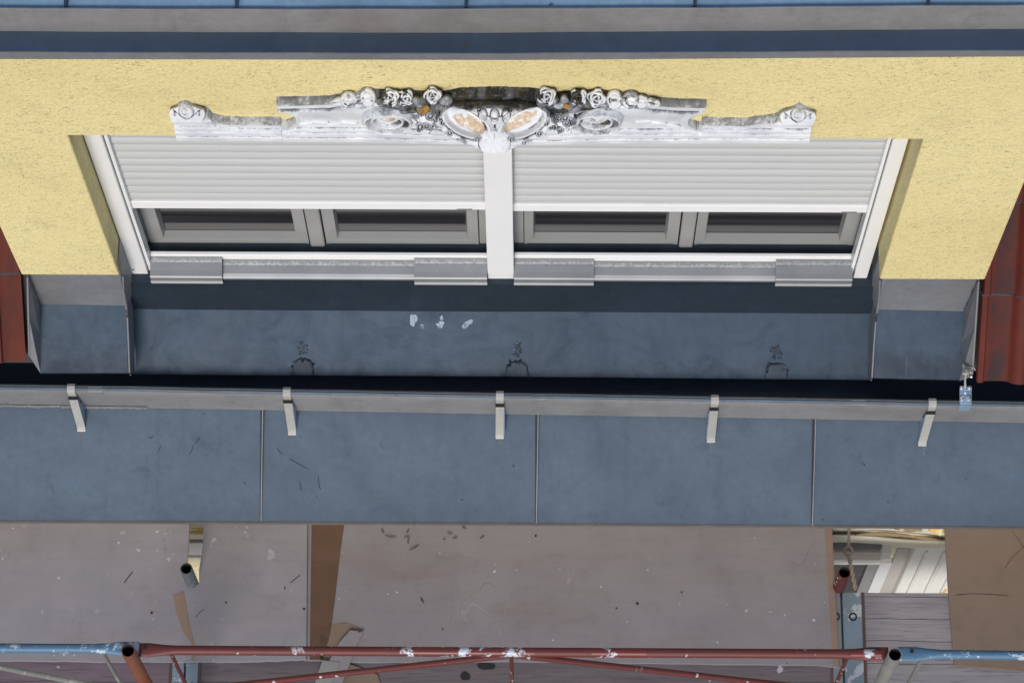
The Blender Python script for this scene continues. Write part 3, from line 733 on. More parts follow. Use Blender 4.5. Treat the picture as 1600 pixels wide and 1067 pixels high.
# water stains trickling from the clip feet, marks scratched in the sheet
for px in (111, 448, 781, 1117, 1457):
    x_, y_ = px+(px-800)*-.021, lr(px)+60
    m = MB(); m.prism([onL(x_-4, y_, .0012), onL(x_+5, y_, .0012), onL(x_+2+random.uniform(-1, 1), y_+14, .0012), onL(x_+.5, y_+random.uniform(20, 34), .0012), onL(x_-1.5, y_+13, .0012)], plL[1]*.0004); m.build('run_stain', 'stain', cor)
for pts in (((305, 692), (309, 688), (313, 682)), ((296, 709), (300, 703), (302, 696)), ((232, 682), (236, 685), (240, 680)), ((247, 706), (249, 700), (252, 696)), ((433, 700), (437, 706), (441, 709)), ((497, 742), (499, 760), (501, 764)), ((468, 752), (471, 766)), ((1347, 722), (1352, 728), (1350, 724)), ((380, 752), (384, 757)), ((1508, 747), (1511, 749)), ((452, 716), (462, 722), (482, 733)), ((720, 780), (724, 781))):
    m = MB(); m.tube([onL(a, b, .0015) for a, b in pts], [random.uniform(.0006, .0014) for _ in pts], 5); m.build('scratch', 'zinc_apron', cor)

# lightning conductor clamp on the gutter rim
cl = thing('lightning_clamp', P(1508, 625, Z=ZR), 'small bolted steel clamp on the gutter rim below the right-hand tiles', 'clamp')
a = P(1499, 606, Z=ZR+.02); b = P(1518, 606, Z=ZR+.02); c = P(1518, 632, Z=ZR+.012); d = P(1499, 632, Z=ZR+.012)
m = MB(); m.prism([a, b, c, d], (0, 0, .006)); m.prism([d, c, c+Vector((0, -.004, -.045)), d+Vector((0, -.004, -.045))], (0, -.004, 0)); m.build('plate', 'steel_blue', cl, bevel=.0015)
a2 = P(1499, 604, Z=ZR+.04); b2 = P(1518, 604, Z=ZR+.04); c2 = P(1518, 611, Z=ZR+.04); d2 = P(1499, 611, Z=ZR+.04)
m = MB(); m.prism([a2, b2, c2, d2], (0, 0, .008)); m.build('clamp_bar', 'steel_blue', cl, bevel=.0015)
for px, py, zz in ((1503, 623, .022), (1513.5, 623, .022), (1502, 606, .05), (1514.5, 606, .05), (1508, 613, .03)):
    p = P(px, py, Z=ZR+zz); m = MB(); m.tube([p+Vector((0, 0, -.004)), p+Vector((0, 0, .006)), p+Vector((0, 0, .008))], [.0085, .0085, .004] if zz < .03 else [.006, .006, .003], 10); m.build('bolt', 'bolt', cl, smooth=True)
p0 = P(1508, 606, Z=ZR+.045); p1 = P(1508, 592, Z=ZR+.10); p2 = P(1510, 578, Z=ZR+.17); p3 = P(1514, 560, Z=ZR+.24)
m = MB(); m.tube([p0, p1, p2], .004, 10); m.build('rod', 'steel', cl, smooth=True)
m = MB()
for k in range(9):
    q = p2+Vector((random.uniform(-.02, .02), random.uniform(-.02, .02), random.uniform(-.02, .02))); q2 = q+Vector((random.uniform(-.02, .02), random.uniform(-.025, .015), random.uniform(-.01, .03)))
    m.tube([q, (q+q2)/2+Vector((.003, 0, .004)), q2], random.uniform(.002, .0055), 7)
m.build('wire_tangle', 'steel', cl, smooth=True)

# ---- facade below the cornice
FY = 3.36
m = MB(); m.box(-8, 8, 3.12, FY+.01, .80, 1.12); m.box(-8, 8, 3.22, FY+.01, .62, .799)
m.build('stone_cornice', 'cream_trim', house, bevel=.01)
bx('facade_wall', 'cream', -8, 8, FY, FY+.4, GROUND, .95, house, 0)
m = MB(); m.box(-8, wl-.6, FY+.4, 10, GROUND, 1.4); m.box(wr+.6, 8, FY+.4, 10, GROUND, 1.4); m.build('side_wall', 'cream', house)
def FP(px, py, y=FY): return P(px, py, Y=y)
# lower window seen through the gap in the deck
wx = FP(1376, 890).x
lw = MB(); x0 = wx-1.25
def strip(m, pa, pb, y, z0, z1, dep=.03):
    xa, xb = P(pa, 925, Y=y).x, P(pb, 925, Y=y).x; m.box(xa, xb, y, y+dep, z0, z1)
z_hd = FP(1340, 881, FY-.03).z
bx('reveal_panel', 'grey_wall', FP(1372, 925).x, FP(1401, 925).x, FY-.012, FY-.001, -3.2, FP(1420, 853).z, house, 0)
q0, q1 = FP(1399, 925, FY-.05).x, FP(1399, 925, FY-.05).x+.26
m = MB(); zt = FP(1450, 853, FY-.05).z; m.box(q0, q1, FY-.05, FY-.0005, -3.2, zt)
pil = m.build('pilaster', 'white_trim', house, bevel=.008)
m = MB()
for off, wd in ((.045, .012), (.12, .016), (.19, .012)): m.box(q0+off, q0+off+wd, FY-.062, FY-.0505, -3.2, zt-.06)
m.build('fluting', 'white_trim', pil, bevel=.003)
m = MB(); m.box(FP(1352, 925).x, FP(1370, 925).x, FY-.028, FY-.0005, -3.2, z_hd); m.box(-.9+FP(1352, 925).x, FP(1352, 925).x-.0005, FY-.028, FY-.0005, z_hd-.02, z_hd+.012)
lwin = m.build('lower_window', 'white', house, bevel=.003)
m = MB(); m.box(FP(1336, 925).x, FP(1352, 925).x-.001, FY-.018, FY-.0005, -3.2, z_hd-.021); m.build('sash', 'pvc', lwin)
m = MB(); m.box(FP(1352, 925).x-.95, FP(1336, 925).x-.001, FY-.006, FY-.0005, -3.2, z_hd-.021); m.build('pane', 'glass', lwin)
# awning box
za = FP(1340, 875, FY-.09).z; zb_ = FP(1340, 856, FY-.09).z; xb_ = FP(1381, 865, FY-.09).x
m = MB(); m.box(xb_-1.6, xb_, FY-.09, FY-.029, za, za+.11); aw = m.build('awning_box', 'beige_box', house, bevel=.005)
m = MB(); m.box(xb_-1.6, xb_-.01, FY-.075, FY-.001, za+.111, za+.13); m.build('box_lid', 'zinc_grey', aw)
m = MB(); m.box(xb_+.001, xb_+.03, FY-.075, FY-.01, za-.02, za+.03); m.build('box_bracket', 'wire', aw, bevel=.003)
m = MB(); m.box(xb_-.015, xb_+.03, FY-.1, FY-.02, za+.045, za+.13); m.build('end_cap', 'white_trim', aw, bevel=.01)
# moulded window head: sweep with curved drop to the right
m = MB()
def head_row(dy, py0, py1):
    out = []
    for k in range(25):
        px = 1240+(1560-1240)*k/24; py = py0+(py1-py0)*((px-1297)/181.0)
        out.append(P(px, py+1.1*math.sin(px*.05), Y=FY-dy))
    return out
rows_ = [head_row(.001, 846, 859), head_row(.055, 842+3, 855+3), head_row(.06, 840, 853), head_row(.075, 838, 850), head_row(.08, 835, 847), head_row(.05, 832, 843), head_row(.05, 828, 836), head_row(.06, 824, 830), head_row(.07, 818, 822), head_row(.001, 812, 812)]
m.grid(rows_); hd = m.build('window_head', 'cream_trim', house, smooth=True, solid=.003)
def stripe(name, mat, pts, wd, dy):
    m = MB(); pts = [P(a, b, Y=FY-dy) for a, b in pts]; n = len(pts)
    m.tube(pts, [wd*(.3+.9*math.sin(math.pi*(i+.4)/n))*random.uniform(.7, 1.2) for i in range(n)], 8, flat=[(1, 1)]*n); return m.build(name, mat, hd, smooth=True)
stripe('stained_roll', 'brown_stain', [(1336+i*9, 834.5-3.5*math.sin(min(1, i/5)*1.5)+i*i*.055+1.2) for i in range(17)], .008, .075)
stripe('stained_roll', 'brown_stain', [(1398+i*7, 825+1.2*i*.5+math.sin(i)*.8) for i in range(7)], .010, .085)
stripe('ochre_boss', 'ochre', [(1452+i*8, 826+i*.8) for i in range(6)], .018, .075)
pp = P(1478, 921, Y=FY-.05); m = MB(); m.tube([pp, pp+Vector((0, -.015, 0))], .022, 20); m.build('ochre_boss', 'ochre', pil)
# mouldings seen through the slot on the left
m = MB()
for (ya, yb, mt) in ((817, 824, 0), (824, 832, 1), (832.5, 841, 0), (841, 847, 2), (847, 865, 0), (866, 871, 2), (871, 874, 0)):
    pass
sx0, sx1 = FP(250, 850).x, FP(360, 850).x
for ya, yb, mt in ((817, 823.5, 'cream_trim'), (824, 832.5, 'ochre'), (833, 841, 'cream_trim'), (841.5, 847, 'wire'), (847.5, 866, 'white_trim'), (866.5, 870.5, 'wire'), (871, 874.5, 'cream_trim')):
    z1, z0 = FP(308, ya, FY-.03).z, FP(308, yb, FY-.03).z
    m = MB(); m.box(sx0-1, sx1+1, FY-.03-(.004 if mt != 'wire' else -.004), FY-.001, z0, z1); m.build('moulding_band', mt, house, bevel=.004)
# generic storeys of the facade further down
for zz in (-3.4, -6.4):
    for k in range(-2, 3):
        cx = k*2.6+.1
        m = MB(); m.box(cx-.65, cx-.551, FY-.05, FY-.001, zz-1.7, zz); m.box(cx+.551, cx+.65, FY-.05, FY-.001, zz-1.7, zz); m.box(cx-.7, cx+.7, FY-.08, FY-.001, zz+.0005, zz+.1); m.box(cx-.7, cx+.7, FY-.1, FY-.001, zz-1.78, zz-1.7005)
        wf = m.build('storey_window', 'white_trim', house)
        m = MB(); m.box(cx-.55, cx+.55, FY-.02, FY-.001, zz-1.699, zz-.001); m.build('pane', 'glass', wf)
        m = MB(); m.box(cx-.03, cx+.03, FY-.04, FY-.021, zz-1.699, zz-.001); m.build('mullion', 'white_trim', wf)

# ------------------------------------------------------------------ carved pediment
def hashn(ix, iy, s): 
    v = np.sin(ix*127.1+iy*311.7+s*74.7)*43758.5453; return v-np.floor(v)
def vnoise(x, y, s=0):
    ix, iy = np.floor(x), np.floor(y); fx, fy = x-ix, y-iy; fx = fx*fx*(3-2*fx); fy = fy*fy*(3-2*fy)
    return (hashn(ix, iy, s)*(1-fx)+hashn(ix+1, iy, s)*fx)*(1-fy)+(hashn(ix, iy+1, s)*(1-fx)+hashn(ix+1, iy+1, s)*fx)*fy
def fbm(x, y, s=0, o=4):
    r = 0; a = .5
    for k in range(o): r = r+a*vnoise(x*2**k, y*2**k, s+k); a *= .5
    return r
def sstep(a, b, x): t = np.clip((x-a)/(b-a), 0, 1); return t*t*(3-2*t)
def WZ(px, py, h): p = P(px, py, Y=YW-h); return p.x, p.z
def relief(name, x0, x1, z0, z1, fn, parent, d=.0025, label=None):
    nx = int((x1-x0)/d)+1; nz = int((z1-z0)/d)+1
    X, Z = np.meshgrid(np.linspace(x0, x1, nx), np.linspace(z0, z1, nz))
    H, mask, ex = fn(X, Z)
    Hm = np.where(mask, H, -.012)
    # grime on what faces up; crease shade put into the colour of hollows
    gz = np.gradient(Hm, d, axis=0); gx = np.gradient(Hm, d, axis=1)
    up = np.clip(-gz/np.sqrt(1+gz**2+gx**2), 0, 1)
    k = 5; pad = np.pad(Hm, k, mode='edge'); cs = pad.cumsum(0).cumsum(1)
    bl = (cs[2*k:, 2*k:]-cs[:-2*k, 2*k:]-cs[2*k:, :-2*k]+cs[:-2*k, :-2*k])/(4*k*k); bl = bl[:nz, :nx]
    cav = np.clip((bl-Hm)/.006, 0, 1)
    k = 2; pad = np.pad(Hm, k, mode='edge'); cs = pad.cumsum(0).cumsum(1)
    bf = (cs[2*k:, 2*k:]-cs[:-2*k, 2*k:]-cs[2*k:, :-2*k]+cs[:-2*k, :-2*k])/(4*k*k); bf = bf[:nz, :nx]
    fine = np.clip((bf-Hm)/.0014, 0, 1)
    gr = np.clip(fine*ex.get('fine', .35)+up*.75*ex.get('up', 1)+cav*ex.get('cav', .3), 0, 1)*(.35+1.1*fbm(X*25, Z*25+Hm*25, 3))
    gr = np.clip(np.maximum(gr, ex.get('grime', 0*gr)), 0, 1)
    oc = ex.get('ochre', 0*gr); li = ex.get('lichen', 0*gr)
    idx = -np.ones((nz, nx), int)
    q = mask[:-1, :-1] | mask[1:, :-1] | mask[:-1, 1:] | mask[1:, 1:]
    use = np.zeros((nz, nx), bool); use[:-1, :-1] |= q; use[1:, :-1] |= q; use[:-1, 1:] |= q; use[1:, 1:] |= q
    idx[use] = np.arange(use.sum())
    vs = np.stack([X[use], YW-Hm[use], Z[use]], 1)
    a, b = np.nonzero(q)
    fs = np.stack([idx[a, b], idx[a, b+1], idx[a+1, b+1], idx[a+1, b]], 1)
    me = bpy.data.meshes.new(name); me.from_pydata(vs.tolist(), [], fs.tolist())
    at = me.color_attributes.new('grime', 'FLOAT_COLOR', 'POINT')  # holds grime and painted crease shade together
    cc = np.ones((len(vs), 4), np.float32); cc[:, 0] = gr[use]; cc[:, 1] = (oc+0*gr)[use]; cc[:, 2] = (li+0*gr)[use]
    at.data.foreach_set('color', cc.ravel())
    me.materials.append(MAT['stone']); me.polygons.foreach_set('use_smooth', [True]*len(me.polygons))
    me.set_sharp_from_angle(angle=R(60))
    o = bpy.data.objects.new(name, me); COL.objects.link(o); o.parent = parent; o.location = -wloc(parent)
    if label: o['label'] = label
    return o
PB = WZ(770, 222.5, .036)[1]                  # bottom edge of the pediment
def body_h(Z, top):
    b = Z-PB; dt = top-Z
    h = np.where(b < .022, .036, np.where(b < .027, .031, np.where(b < .048, .033, np.where(b < .053, .027, np.where(b < .072, .030, .020)))))
    cav = .020+.010*sstep(.075, .20, b)**2
    h = np.where(b >= .072, cav, h)
    h = np.where(dt < .040, .020, h); h = np.where(dt < .030, .022, h); h = np.where(dt < .012, .024, h)
    return h
# ends (wings)
def wing(side):
    if side < 0: pts = [(262, 179), (268, 178), (280, 165), (290, 162.5), (303, 168), (312, 172), (325, 175), (332, 183), (345, 186), (360, 188), (437, 188.5)]; pb = 437.5; pa = 262
    else: pts = [(1106, 188.5), (1165, 190), (1185, 187), (1212, 183), (1222, 176), (1240, 171), (1248, 166), (1258, 171), (1272, 178), (1276, 180)]; pa = 1106.5; pb = 1276
    tx = [WZ(a, b, .012)[0] for a, b in pts]; tz = [WZ(a, b, .012)[1] for a, b in pts]
    xa, xb = WZ(pa, 200, .02)[0], WZ(pb, 200, .02)[0]
    if side > 0: xa -= .020
    else: xb += .004
    s1 = WZ(275 if side < 0 else 1266, 215, .03)[0]; s2 = WZ(263 if side < 0 else 1274, 180, .02)[0]
    rc = WZ(291 if side < 0 else 1247, 172 if side < 0 else 176, .03)
    def fn(X, Z):
        top = np.interp(X, tx, tz)+.001*np.sin(X*90)
        sidex = np.interp(Z, [PB, PB+.09, PB+.20], [s1, s1, s2])
        mask = (Z > PB) & (Z < top) & ((X > sidex) if side < 0 else (X < sidex)) & (X > xa) & (X < xb)
        h = body_h(Z, top)
        # raised end scroll and a sunk panel
        e = np.abs(X-rc[0]); hood = sstep(.10, .03, e)
        h = h+hood*.006*(Z > PB+.10)
        r = np.sqrt(((X-rc[0])/.026)**2+((Z-rc[1])/.036)**2)
        h = h+0*r
        pn = (e < .075) & (Z > PB+.088) & (Z < PB+.125); h = h+np.where(pn, .004, 0)
        h = h+.0018*(fbm(X*40, Z*40, 5)-.5)
        dt = top-Z
        return h, mask, {'grime': np.where(dt < .011, .55, 0)*(.4+.9*fbm(X*30, Z*30, 8))*(1-.3*hood), 'up': np.where(Z < PB+.078, .28, .5), 'fine': .3, 'cav': .15}
    return xa, xb, fn
xcl, xcr = WZ(433, 155, .02)[0]-.004, WZ(1102, 158, .02)[0]+.004
ctop_px = [(425, 154.5), (515, 152.5), (545, 147), (575, 142), (600, 142), (640, 144), (690, 146), (720, 140), (775, 138), (830, 140), (870, 146), (930, 142), (960, 145), (1000, 149), (1020, 154), (1060, 157), (1110, 158)]
ctx_ = [WZ(a, b, .006)[0] for a, b in ctop_px]; ctz = [WZ(a, b, .006)[1] for a, b in ctop_px]
gz1_, gz0_ = WZ(430, 171, .022)[1], WZ(430, 188.5, .0)[1]; GH = (gz1_-gz0_)/2
gapL = (WZ(428, 180, .01)[0], (gz0_+gz1_)/2); gapR = (WZ(1110, 182, .01)[0], (gz0_+gz1_)/2)
sL = WZ(437.5, 210, .03)[0]; sR = WZ(1106.5, 210, .03)[0]
cx0, czc = WZ(773, 195, .05)
def centre(X, Z):
    top = np.interp(X, ctx_, ctz)
    mask = (Z > PB) & (Z < top) & (X > xcl) & (X < xcr)
    for (gx, gz), s, sx_ in ((gapL, -1, sL), (gapR, 1, sR)):
        el = ((X-gx)/.066)**2+((Z-gz)/GH)**2 < 1
        beyond = (X < sx_) if s < 0 else (X > sx_)
        mask &= ~el
        mask &= ~(beyond & (Z < gz+GH))
    h = body_h(Z, top)+.002
    # rim of the hooked ends
    for (gx, gz) in (gapL, gapR):
        r = np.sqrt(((X-gx)/.066)**2+((Z-gz)/GH)**2)
        h = np.where((r < 1.16) & (r >= 1) & (Z < gz+GH*.8), .030, h); h = np.where((r < 1.34) & (r >= 1.16) & (Z < gz+GH*.8), .026, h)
    # bulging middle with a sloping top
    m_ = sstep(.40, .12, np.abs(X-cx0)); dt = top-Z
    bulge = np.clip(dt/.040, 0, 1)*.052-.016*sstep(.055, .10, dt)
    h = np.where(dt < .16, np.maximum(h, h*(1-m_)+m_*np.maximum(bulge, .030)), np.maximum(h, h+m_*.006))
    h = h+.0022*(fbm(X*35, Z*35, 11)-.5)
    lich = m_*sstep(.20, .10, np.abs(Z-(top-.02)))*0
    gm = np.where(dt < .011, .6, 0)*(.5+.9*fbm(X*30, Z*30+h*30, 9))
    near = sstep(.42, .30, np.abs(X-cx0))
    black = near*sstep(.080, .040, dt)*(.65+.8*fbm(X*26, Z*26+h*40, 21))
    li = sstep(.028, .014, np.sqrt((X-WZ(661, 169, .05)[0])**2+(h-.052)**2*3)); h = h+.014*near*sstep(.09, .05, dt)*np.clip(dt/.02, 0, 1)*(fbm(X*42, Z*42+h*20, 15)-.5); li = 0*h
    return h, mask, {'grime': np.maximum(gm, black), 'lichen': li, 'up': np.where(Z < PB+.078, .28, .6), 'fine': .35, 'cav': .15}
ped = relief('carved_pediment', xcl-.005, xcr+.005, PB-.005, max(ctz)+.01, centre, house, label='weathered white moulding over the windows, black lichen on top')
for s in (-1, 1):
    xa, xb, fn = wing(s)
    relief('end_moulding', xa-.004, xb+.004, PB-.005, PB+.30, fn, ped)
def outline_shade_tube(pts):
    m = MB(); q = []
    for (a, b), (c, d) in zip(pts[:-1], pts[1:]):
        for k in range(6): q.append(P(a+(c-a)*k/6, b+(d-b)*k/6, Y=YW-.004)+Vector((0, 0, .001)))
    m.tube(q, [random.uniform(.0008, .0024) for _ in q], 6); m.build('outline_shade', 'gutter_in', ped)  # dark tube drawn for the gap shadow along the top outline
outline_shade_tube(ctop_px[1:-1]); outline_shade_tube([(300, 166), (312, 171), (325, 175), (332, 183), (345, 186), (360, 188), (437, 188.5)]); outline_shade_tube([(1106, 188.5), (1165, 190), (1185, 187), (1212, 183), (1222, 176), (1238, 171)])
# volutes
def volute(px, py, s):
    cx, cz = WZ(px, py, .045); Rr = .078
    def fn(X, Z):
        u, v = (X-cx), (Z-cz); r = np.sqrt(u*u+v*v)/Rr; th = np.arctan2(v, u)
        rr = r+.05*th/np.pi*s
        h = .034+.026*np.exp(-((rr-.86)/.09)**2)+.018*np.exp(-((rr-.56)/.08)**2)+.010*np.exp(-(rr/.22)**2)
        h = h-.006*np.exp(-((rr-.70)/.05)**2)+.001*fbm(X*60, Z*60, 2)
        tail = (r < 0)
        h = np.where(tail & (r > 1), .040, h)
        return h, (r < 1) | tail, {'up': .75, 'fine': .9, 'cav': .5, 'ochre': np.where(r < .3, 1.0 if s < 0 else .45, 0)}  # strong groove darkening paints the ring shading into the colour
    relief('volute', cx-.16, cx+.16, cz-Rr-.004, cz+Rr+.004, fn, ped, .002)
volute(606, 190, -1); volute(933, 190, 1)
# roses, buds and leaves
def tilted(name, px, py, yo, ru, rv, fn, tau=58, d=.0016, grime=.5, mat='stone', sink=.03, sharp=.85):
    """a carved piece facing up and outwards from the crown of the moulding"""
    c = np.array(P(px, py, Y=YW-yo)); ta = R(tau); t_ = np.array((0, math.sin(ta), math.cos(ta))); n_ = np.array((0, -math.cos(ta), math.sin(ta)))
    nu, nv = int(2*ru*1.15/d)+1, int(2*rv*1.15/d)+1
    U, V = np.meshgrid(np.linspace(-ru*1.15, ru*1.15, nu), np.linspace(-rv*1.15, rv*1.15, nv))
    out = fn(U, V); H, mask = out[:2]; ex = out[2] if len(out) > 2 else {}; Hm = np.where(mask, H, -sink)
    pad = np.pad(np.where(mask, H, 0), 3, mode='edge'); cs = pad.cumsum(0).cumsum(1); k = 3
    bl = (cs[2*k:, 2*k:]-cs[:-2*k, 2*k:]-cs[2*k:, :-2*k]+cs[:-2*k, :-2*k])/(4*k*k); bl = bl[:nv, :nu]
    gr = np.clip(np.clip((bl-H)/.0022, 0, 1)*1.1*sharp*(.55+.9*fbm(U*60+px, V*60, 3))+grime*(fbm(U*45+px, V*45, 9) > .56), 0, 1); gr = np.maximum(gr, ex.get('grime', 0*gr)); gr = np.where(mask, gr, .9)  # hollows carry painted shade that outlines the carving, plus grime patches
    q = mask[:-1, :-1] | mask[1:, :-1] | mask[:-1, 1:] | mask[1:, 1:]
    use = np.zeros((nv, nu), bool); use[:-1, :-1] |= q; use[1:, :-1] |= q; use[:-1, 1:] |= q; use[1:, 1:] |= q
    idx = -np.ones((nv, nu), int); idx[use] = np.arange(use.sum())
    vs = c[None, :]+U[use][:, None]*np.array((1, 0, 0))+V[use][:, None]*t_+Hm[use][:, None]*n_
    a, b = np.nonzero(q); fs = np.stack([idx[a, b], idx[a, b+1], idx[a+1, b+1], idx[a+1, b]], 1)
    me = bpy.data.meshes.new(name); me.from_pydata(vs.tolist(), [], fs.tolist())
    at = me.color_attributes.new('grime', 'FLOAT_COLOR', 'POINT'); cc = np.zeros((len(vs), 4), np.float32); cc[:, 0] = gr[use]; cc[:, 1] = (ex.get('ochre', 0*gr)+0*gr)[use]; at.data.foreach_set('color', cc.ravel())  # holds grime patches and the painted shade of the hollows
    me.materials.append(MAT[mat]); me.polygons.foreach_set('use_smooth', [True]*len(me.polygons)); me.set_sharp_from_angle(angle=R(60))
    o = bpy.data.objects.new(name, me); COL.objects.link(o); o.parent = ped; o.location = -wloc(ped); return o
def rose(px, py, Rr, hb, seed, name='rose', up=.6):
    def fn(U, V):
        r = np.sqrt(U*U+V*V)/Rr; th = np.arctan2(V, U)+seed
        k = np.floor(r*3+.15*np.sin(3*th)); h = Rr*.6*np.sqrt(np.clip(1-r*r, 0, 1)); sp = (r*3+.15*np.sin(3*th)) % 1
        h = h+.24*Rr*sp**1.5+.20*Rr*np.abs(np.sin(1.5*th+1.9*k+seed))-.30*Rr*np.exp(-(r/.12)**2)+.10*Rr*(fbm(U*60+seed, V*60, seed)-.5)
        return h, r < .90+.12*np.sin(4*th+seed)
    tilted(name, px, py, .026, Rr, Rr, fn, grime=.9, sharp=1.1)
def bud(px, py, ru, rv, rot, hb, name='bud'):
    c, s_ = math.cos(rot), math.sin(rot); ru *= 1.15; rv *= 1.15; mx = max(ru, rv)
    def fn(U, V):
        a, b = (U*c+V*s_)/ru, (-U*s_+V*c)/rv; r = np.sqrt(a*a+b*b)
        return min(ru, rv)*.75*np.sqrt(np.clip(1-r*r, 0, 1))-.0035*np.exp(-(b/.16)**2)*(r < .85)-.002*np.exp(-((r-.6)/.08)**2)*(name == 'bud'), r < 1
    tilted(name, px, py, .026, mx, mx, fn, grime=.55)
for px, py, rr_, sd_ in ((610, 152, .029, 0), (634, 153, .027, 2), (676, 149, .027, 4), (904, 152, .027, 1), (932, 153, .029, 3), (854, 150, .029, 5), (936, 166, .018, 2)):
    rose(px, py, rr_, .034, sd_)
for px, py, a, b, rt in ((545, 156, .022, .022, 0), (560, 158, .02, .018, .5), (575, 152, .02, .026, .2), (566, 161, .02, .015, 0), (586, 158, .018, .014, -.5), (607, 165, .012, .02, .3), (645, 170, .022, .014, -.5), (672, 173, .02, .012, .5),
                         (960, 156, .022, .026, 0), (985, 156, .022, .024, -.3), (1002, 159, .018, .018, 0), (972, 162, .02, .014, 0), (885, 163, .02, .014, .6), (905, 170, .022, .013, .4), (880, 178, .018, .012, -.5), (530, 159, .02, .012, .2), (1020, 161, .02, .012, -.2)):
    bud(px, py, a, b, rt, .034, 'leaf' if min(a, b) < .016 else 'bud')
# leafy tangle between volutes and cartouche
def curls(U, V, lst):
    h = 0*U
    for (cu, cv, rad, hh) in lst:
        du, dv = U-cu, V-cv; q = np.sqrt(du*du+dv*dv)/rad; th = np.arctan2(dv, du)/(2*np.pi)
        h = h+hh*np.where(q < 1.15, np.exp(-((q-.82)/.16)**2)+.9*np.exp(-(q/.28)**2)-.5*np.exp(-((q-.5)/.12)**2), 0)
    return h
def tangle(px, py, s, seed):
    rs = random.Random(seed)
    lst = [(rs.uniform(-.036, .036), rs.uniform(-.030, .032), rs.uniform(.007, .013), rs.uniform(.006, .011)) for _ in range(13)]
    def fn(U, V):
        r = np.sqrt((U/.046)**2+(V/.042)**2); h = .010*(1-r*r)+curls(U, V, lst)+.004*(fbm(U*70, V*70, seed)-.5)
        h = h+.004*np.abs(np.sin(6*np.arctan2(V, U)+9*r))*(r > .5)
        return h, r < .9+.16*np.sin(7*np.arctan2(V, U)+seed)
    tilted('acanthus', px, py, .058, .050, .048, fn, tau=44, grime=.35, sink=.05)
tangle(668, 188, -1, 5); tangle(880, 190, 1, 8)
MAT['lichen'] = paint('orange lichen', (.36, .19, .03), .9, .3, (.16, .09, .02), .5, bumpy=.6, chipscale=40)
def lump(px, py, ru, rv, yo, mat, name, amp=.006):
    tilted(name, px, py, yo, ru, rv, lambda U, V: (.004+amp*fbm(U*90, V*90, int(px)), np.sqrt((U/ru)**2+(V/rv)**2) < .62+.7*(fbm(U*50+px, V*50, 4))), tau=52, mat=mat, sink=.01)
rs_ = random.Random(12)
for px, py in ((596, 160), (606, 164), (621, 162), (628, 167), (642, 162), (650, 158), (655, 164), (664, 158), (684, 160), (697, 158), (644, 173), (632, 174), (690, 168),
               (846, 160), (858, 163), (866, 158), (873, 164), (882, 157), (890, 165), (897, 170), (912, 164), (921, 163), (944, 164), (868, 173), (880, 176), (950, 168)):
    sd = rs_.randint(0, 99); ru = rs_.uniform(.013, .021); rv = rs_.uniform(.009, .016)
    def fn(U, V, sd=sd, ru=ru, rv=rv):
        q = (U/ru)**2+(V/rv)**2
        return .007*np.sqrt(np.clip(1-q, 0, 1))+.010*(fbm(U*75+sd, V*75, sd)-.3), q < .7+.6*fbm(U*60, V*60, sd), {'grime': .55+.9*(fbm(U*55, V*55, sd+4)-.25)}
    tilted('moss_crust', px, py, .040, ru, rv, fn, tau=55, grime=0)
lump(661, 169, .020, .018, .044, 'lichen', 'lichen_clump'); lump(886, 166, .012, .010, .044, 'lichen', 'lichen_clump')
# end scrolls on the two wings
for s, px, py in ((-1, 292, 176), (1, 1247, 181)):
    def fn(U, V, s=s):
        r = np.sqrt(U*U+(V-.006)**2)/.021
        h = np.where(V > .75*np.abs(U)-.020, .007, .0)+.0015*fbm(U*80, V*80, 2); h = np.where(r < 1, np.maximum(h, .010+.010*np.sqrt(np.clip(1-r*r, 0, 1))+.002*np.sin(9*r+2*np.arctan2(V, U))), h)
        h = h-.004*np.exp(-((np.abs(U)-.036)/.004)**2)*(V > -.01)
        return h, (np.abs(U) < .054-.35*np.abs(V+.004)) & (V > -.030) & (V < .030-.45*np.abs(U))
    tilted('end_scroll', px, py, .026, .055, .036, fn, tau=50, grime=.15)
# small sprays on the concave field
for px, py, rt in ((478, 193, .12), (500, 191, -.1), (522, 194, .15), (545, 192, -.1), (1005, 190, .1), (1028, 192, -.15), (1050, 196, -.3)):
    c_, s_ = math.cos(rt), math.sin(rt)
    tilted('leaf', px, py, .026, .026, .026, lambda U, V, c_=c_, s_=s_: (.0045*np.sqrt(np.clip(1-(((U*c_+V*s_)/.026)**2+((-U*s_+V*c_)/.0075)**2), 0, 1)), (((U*c_+V*s_)/.026)**2+((-U*s_+V*c_)/.0075)**2) < 1), tau=30, grime=0, sink=.004, sharp=.5)
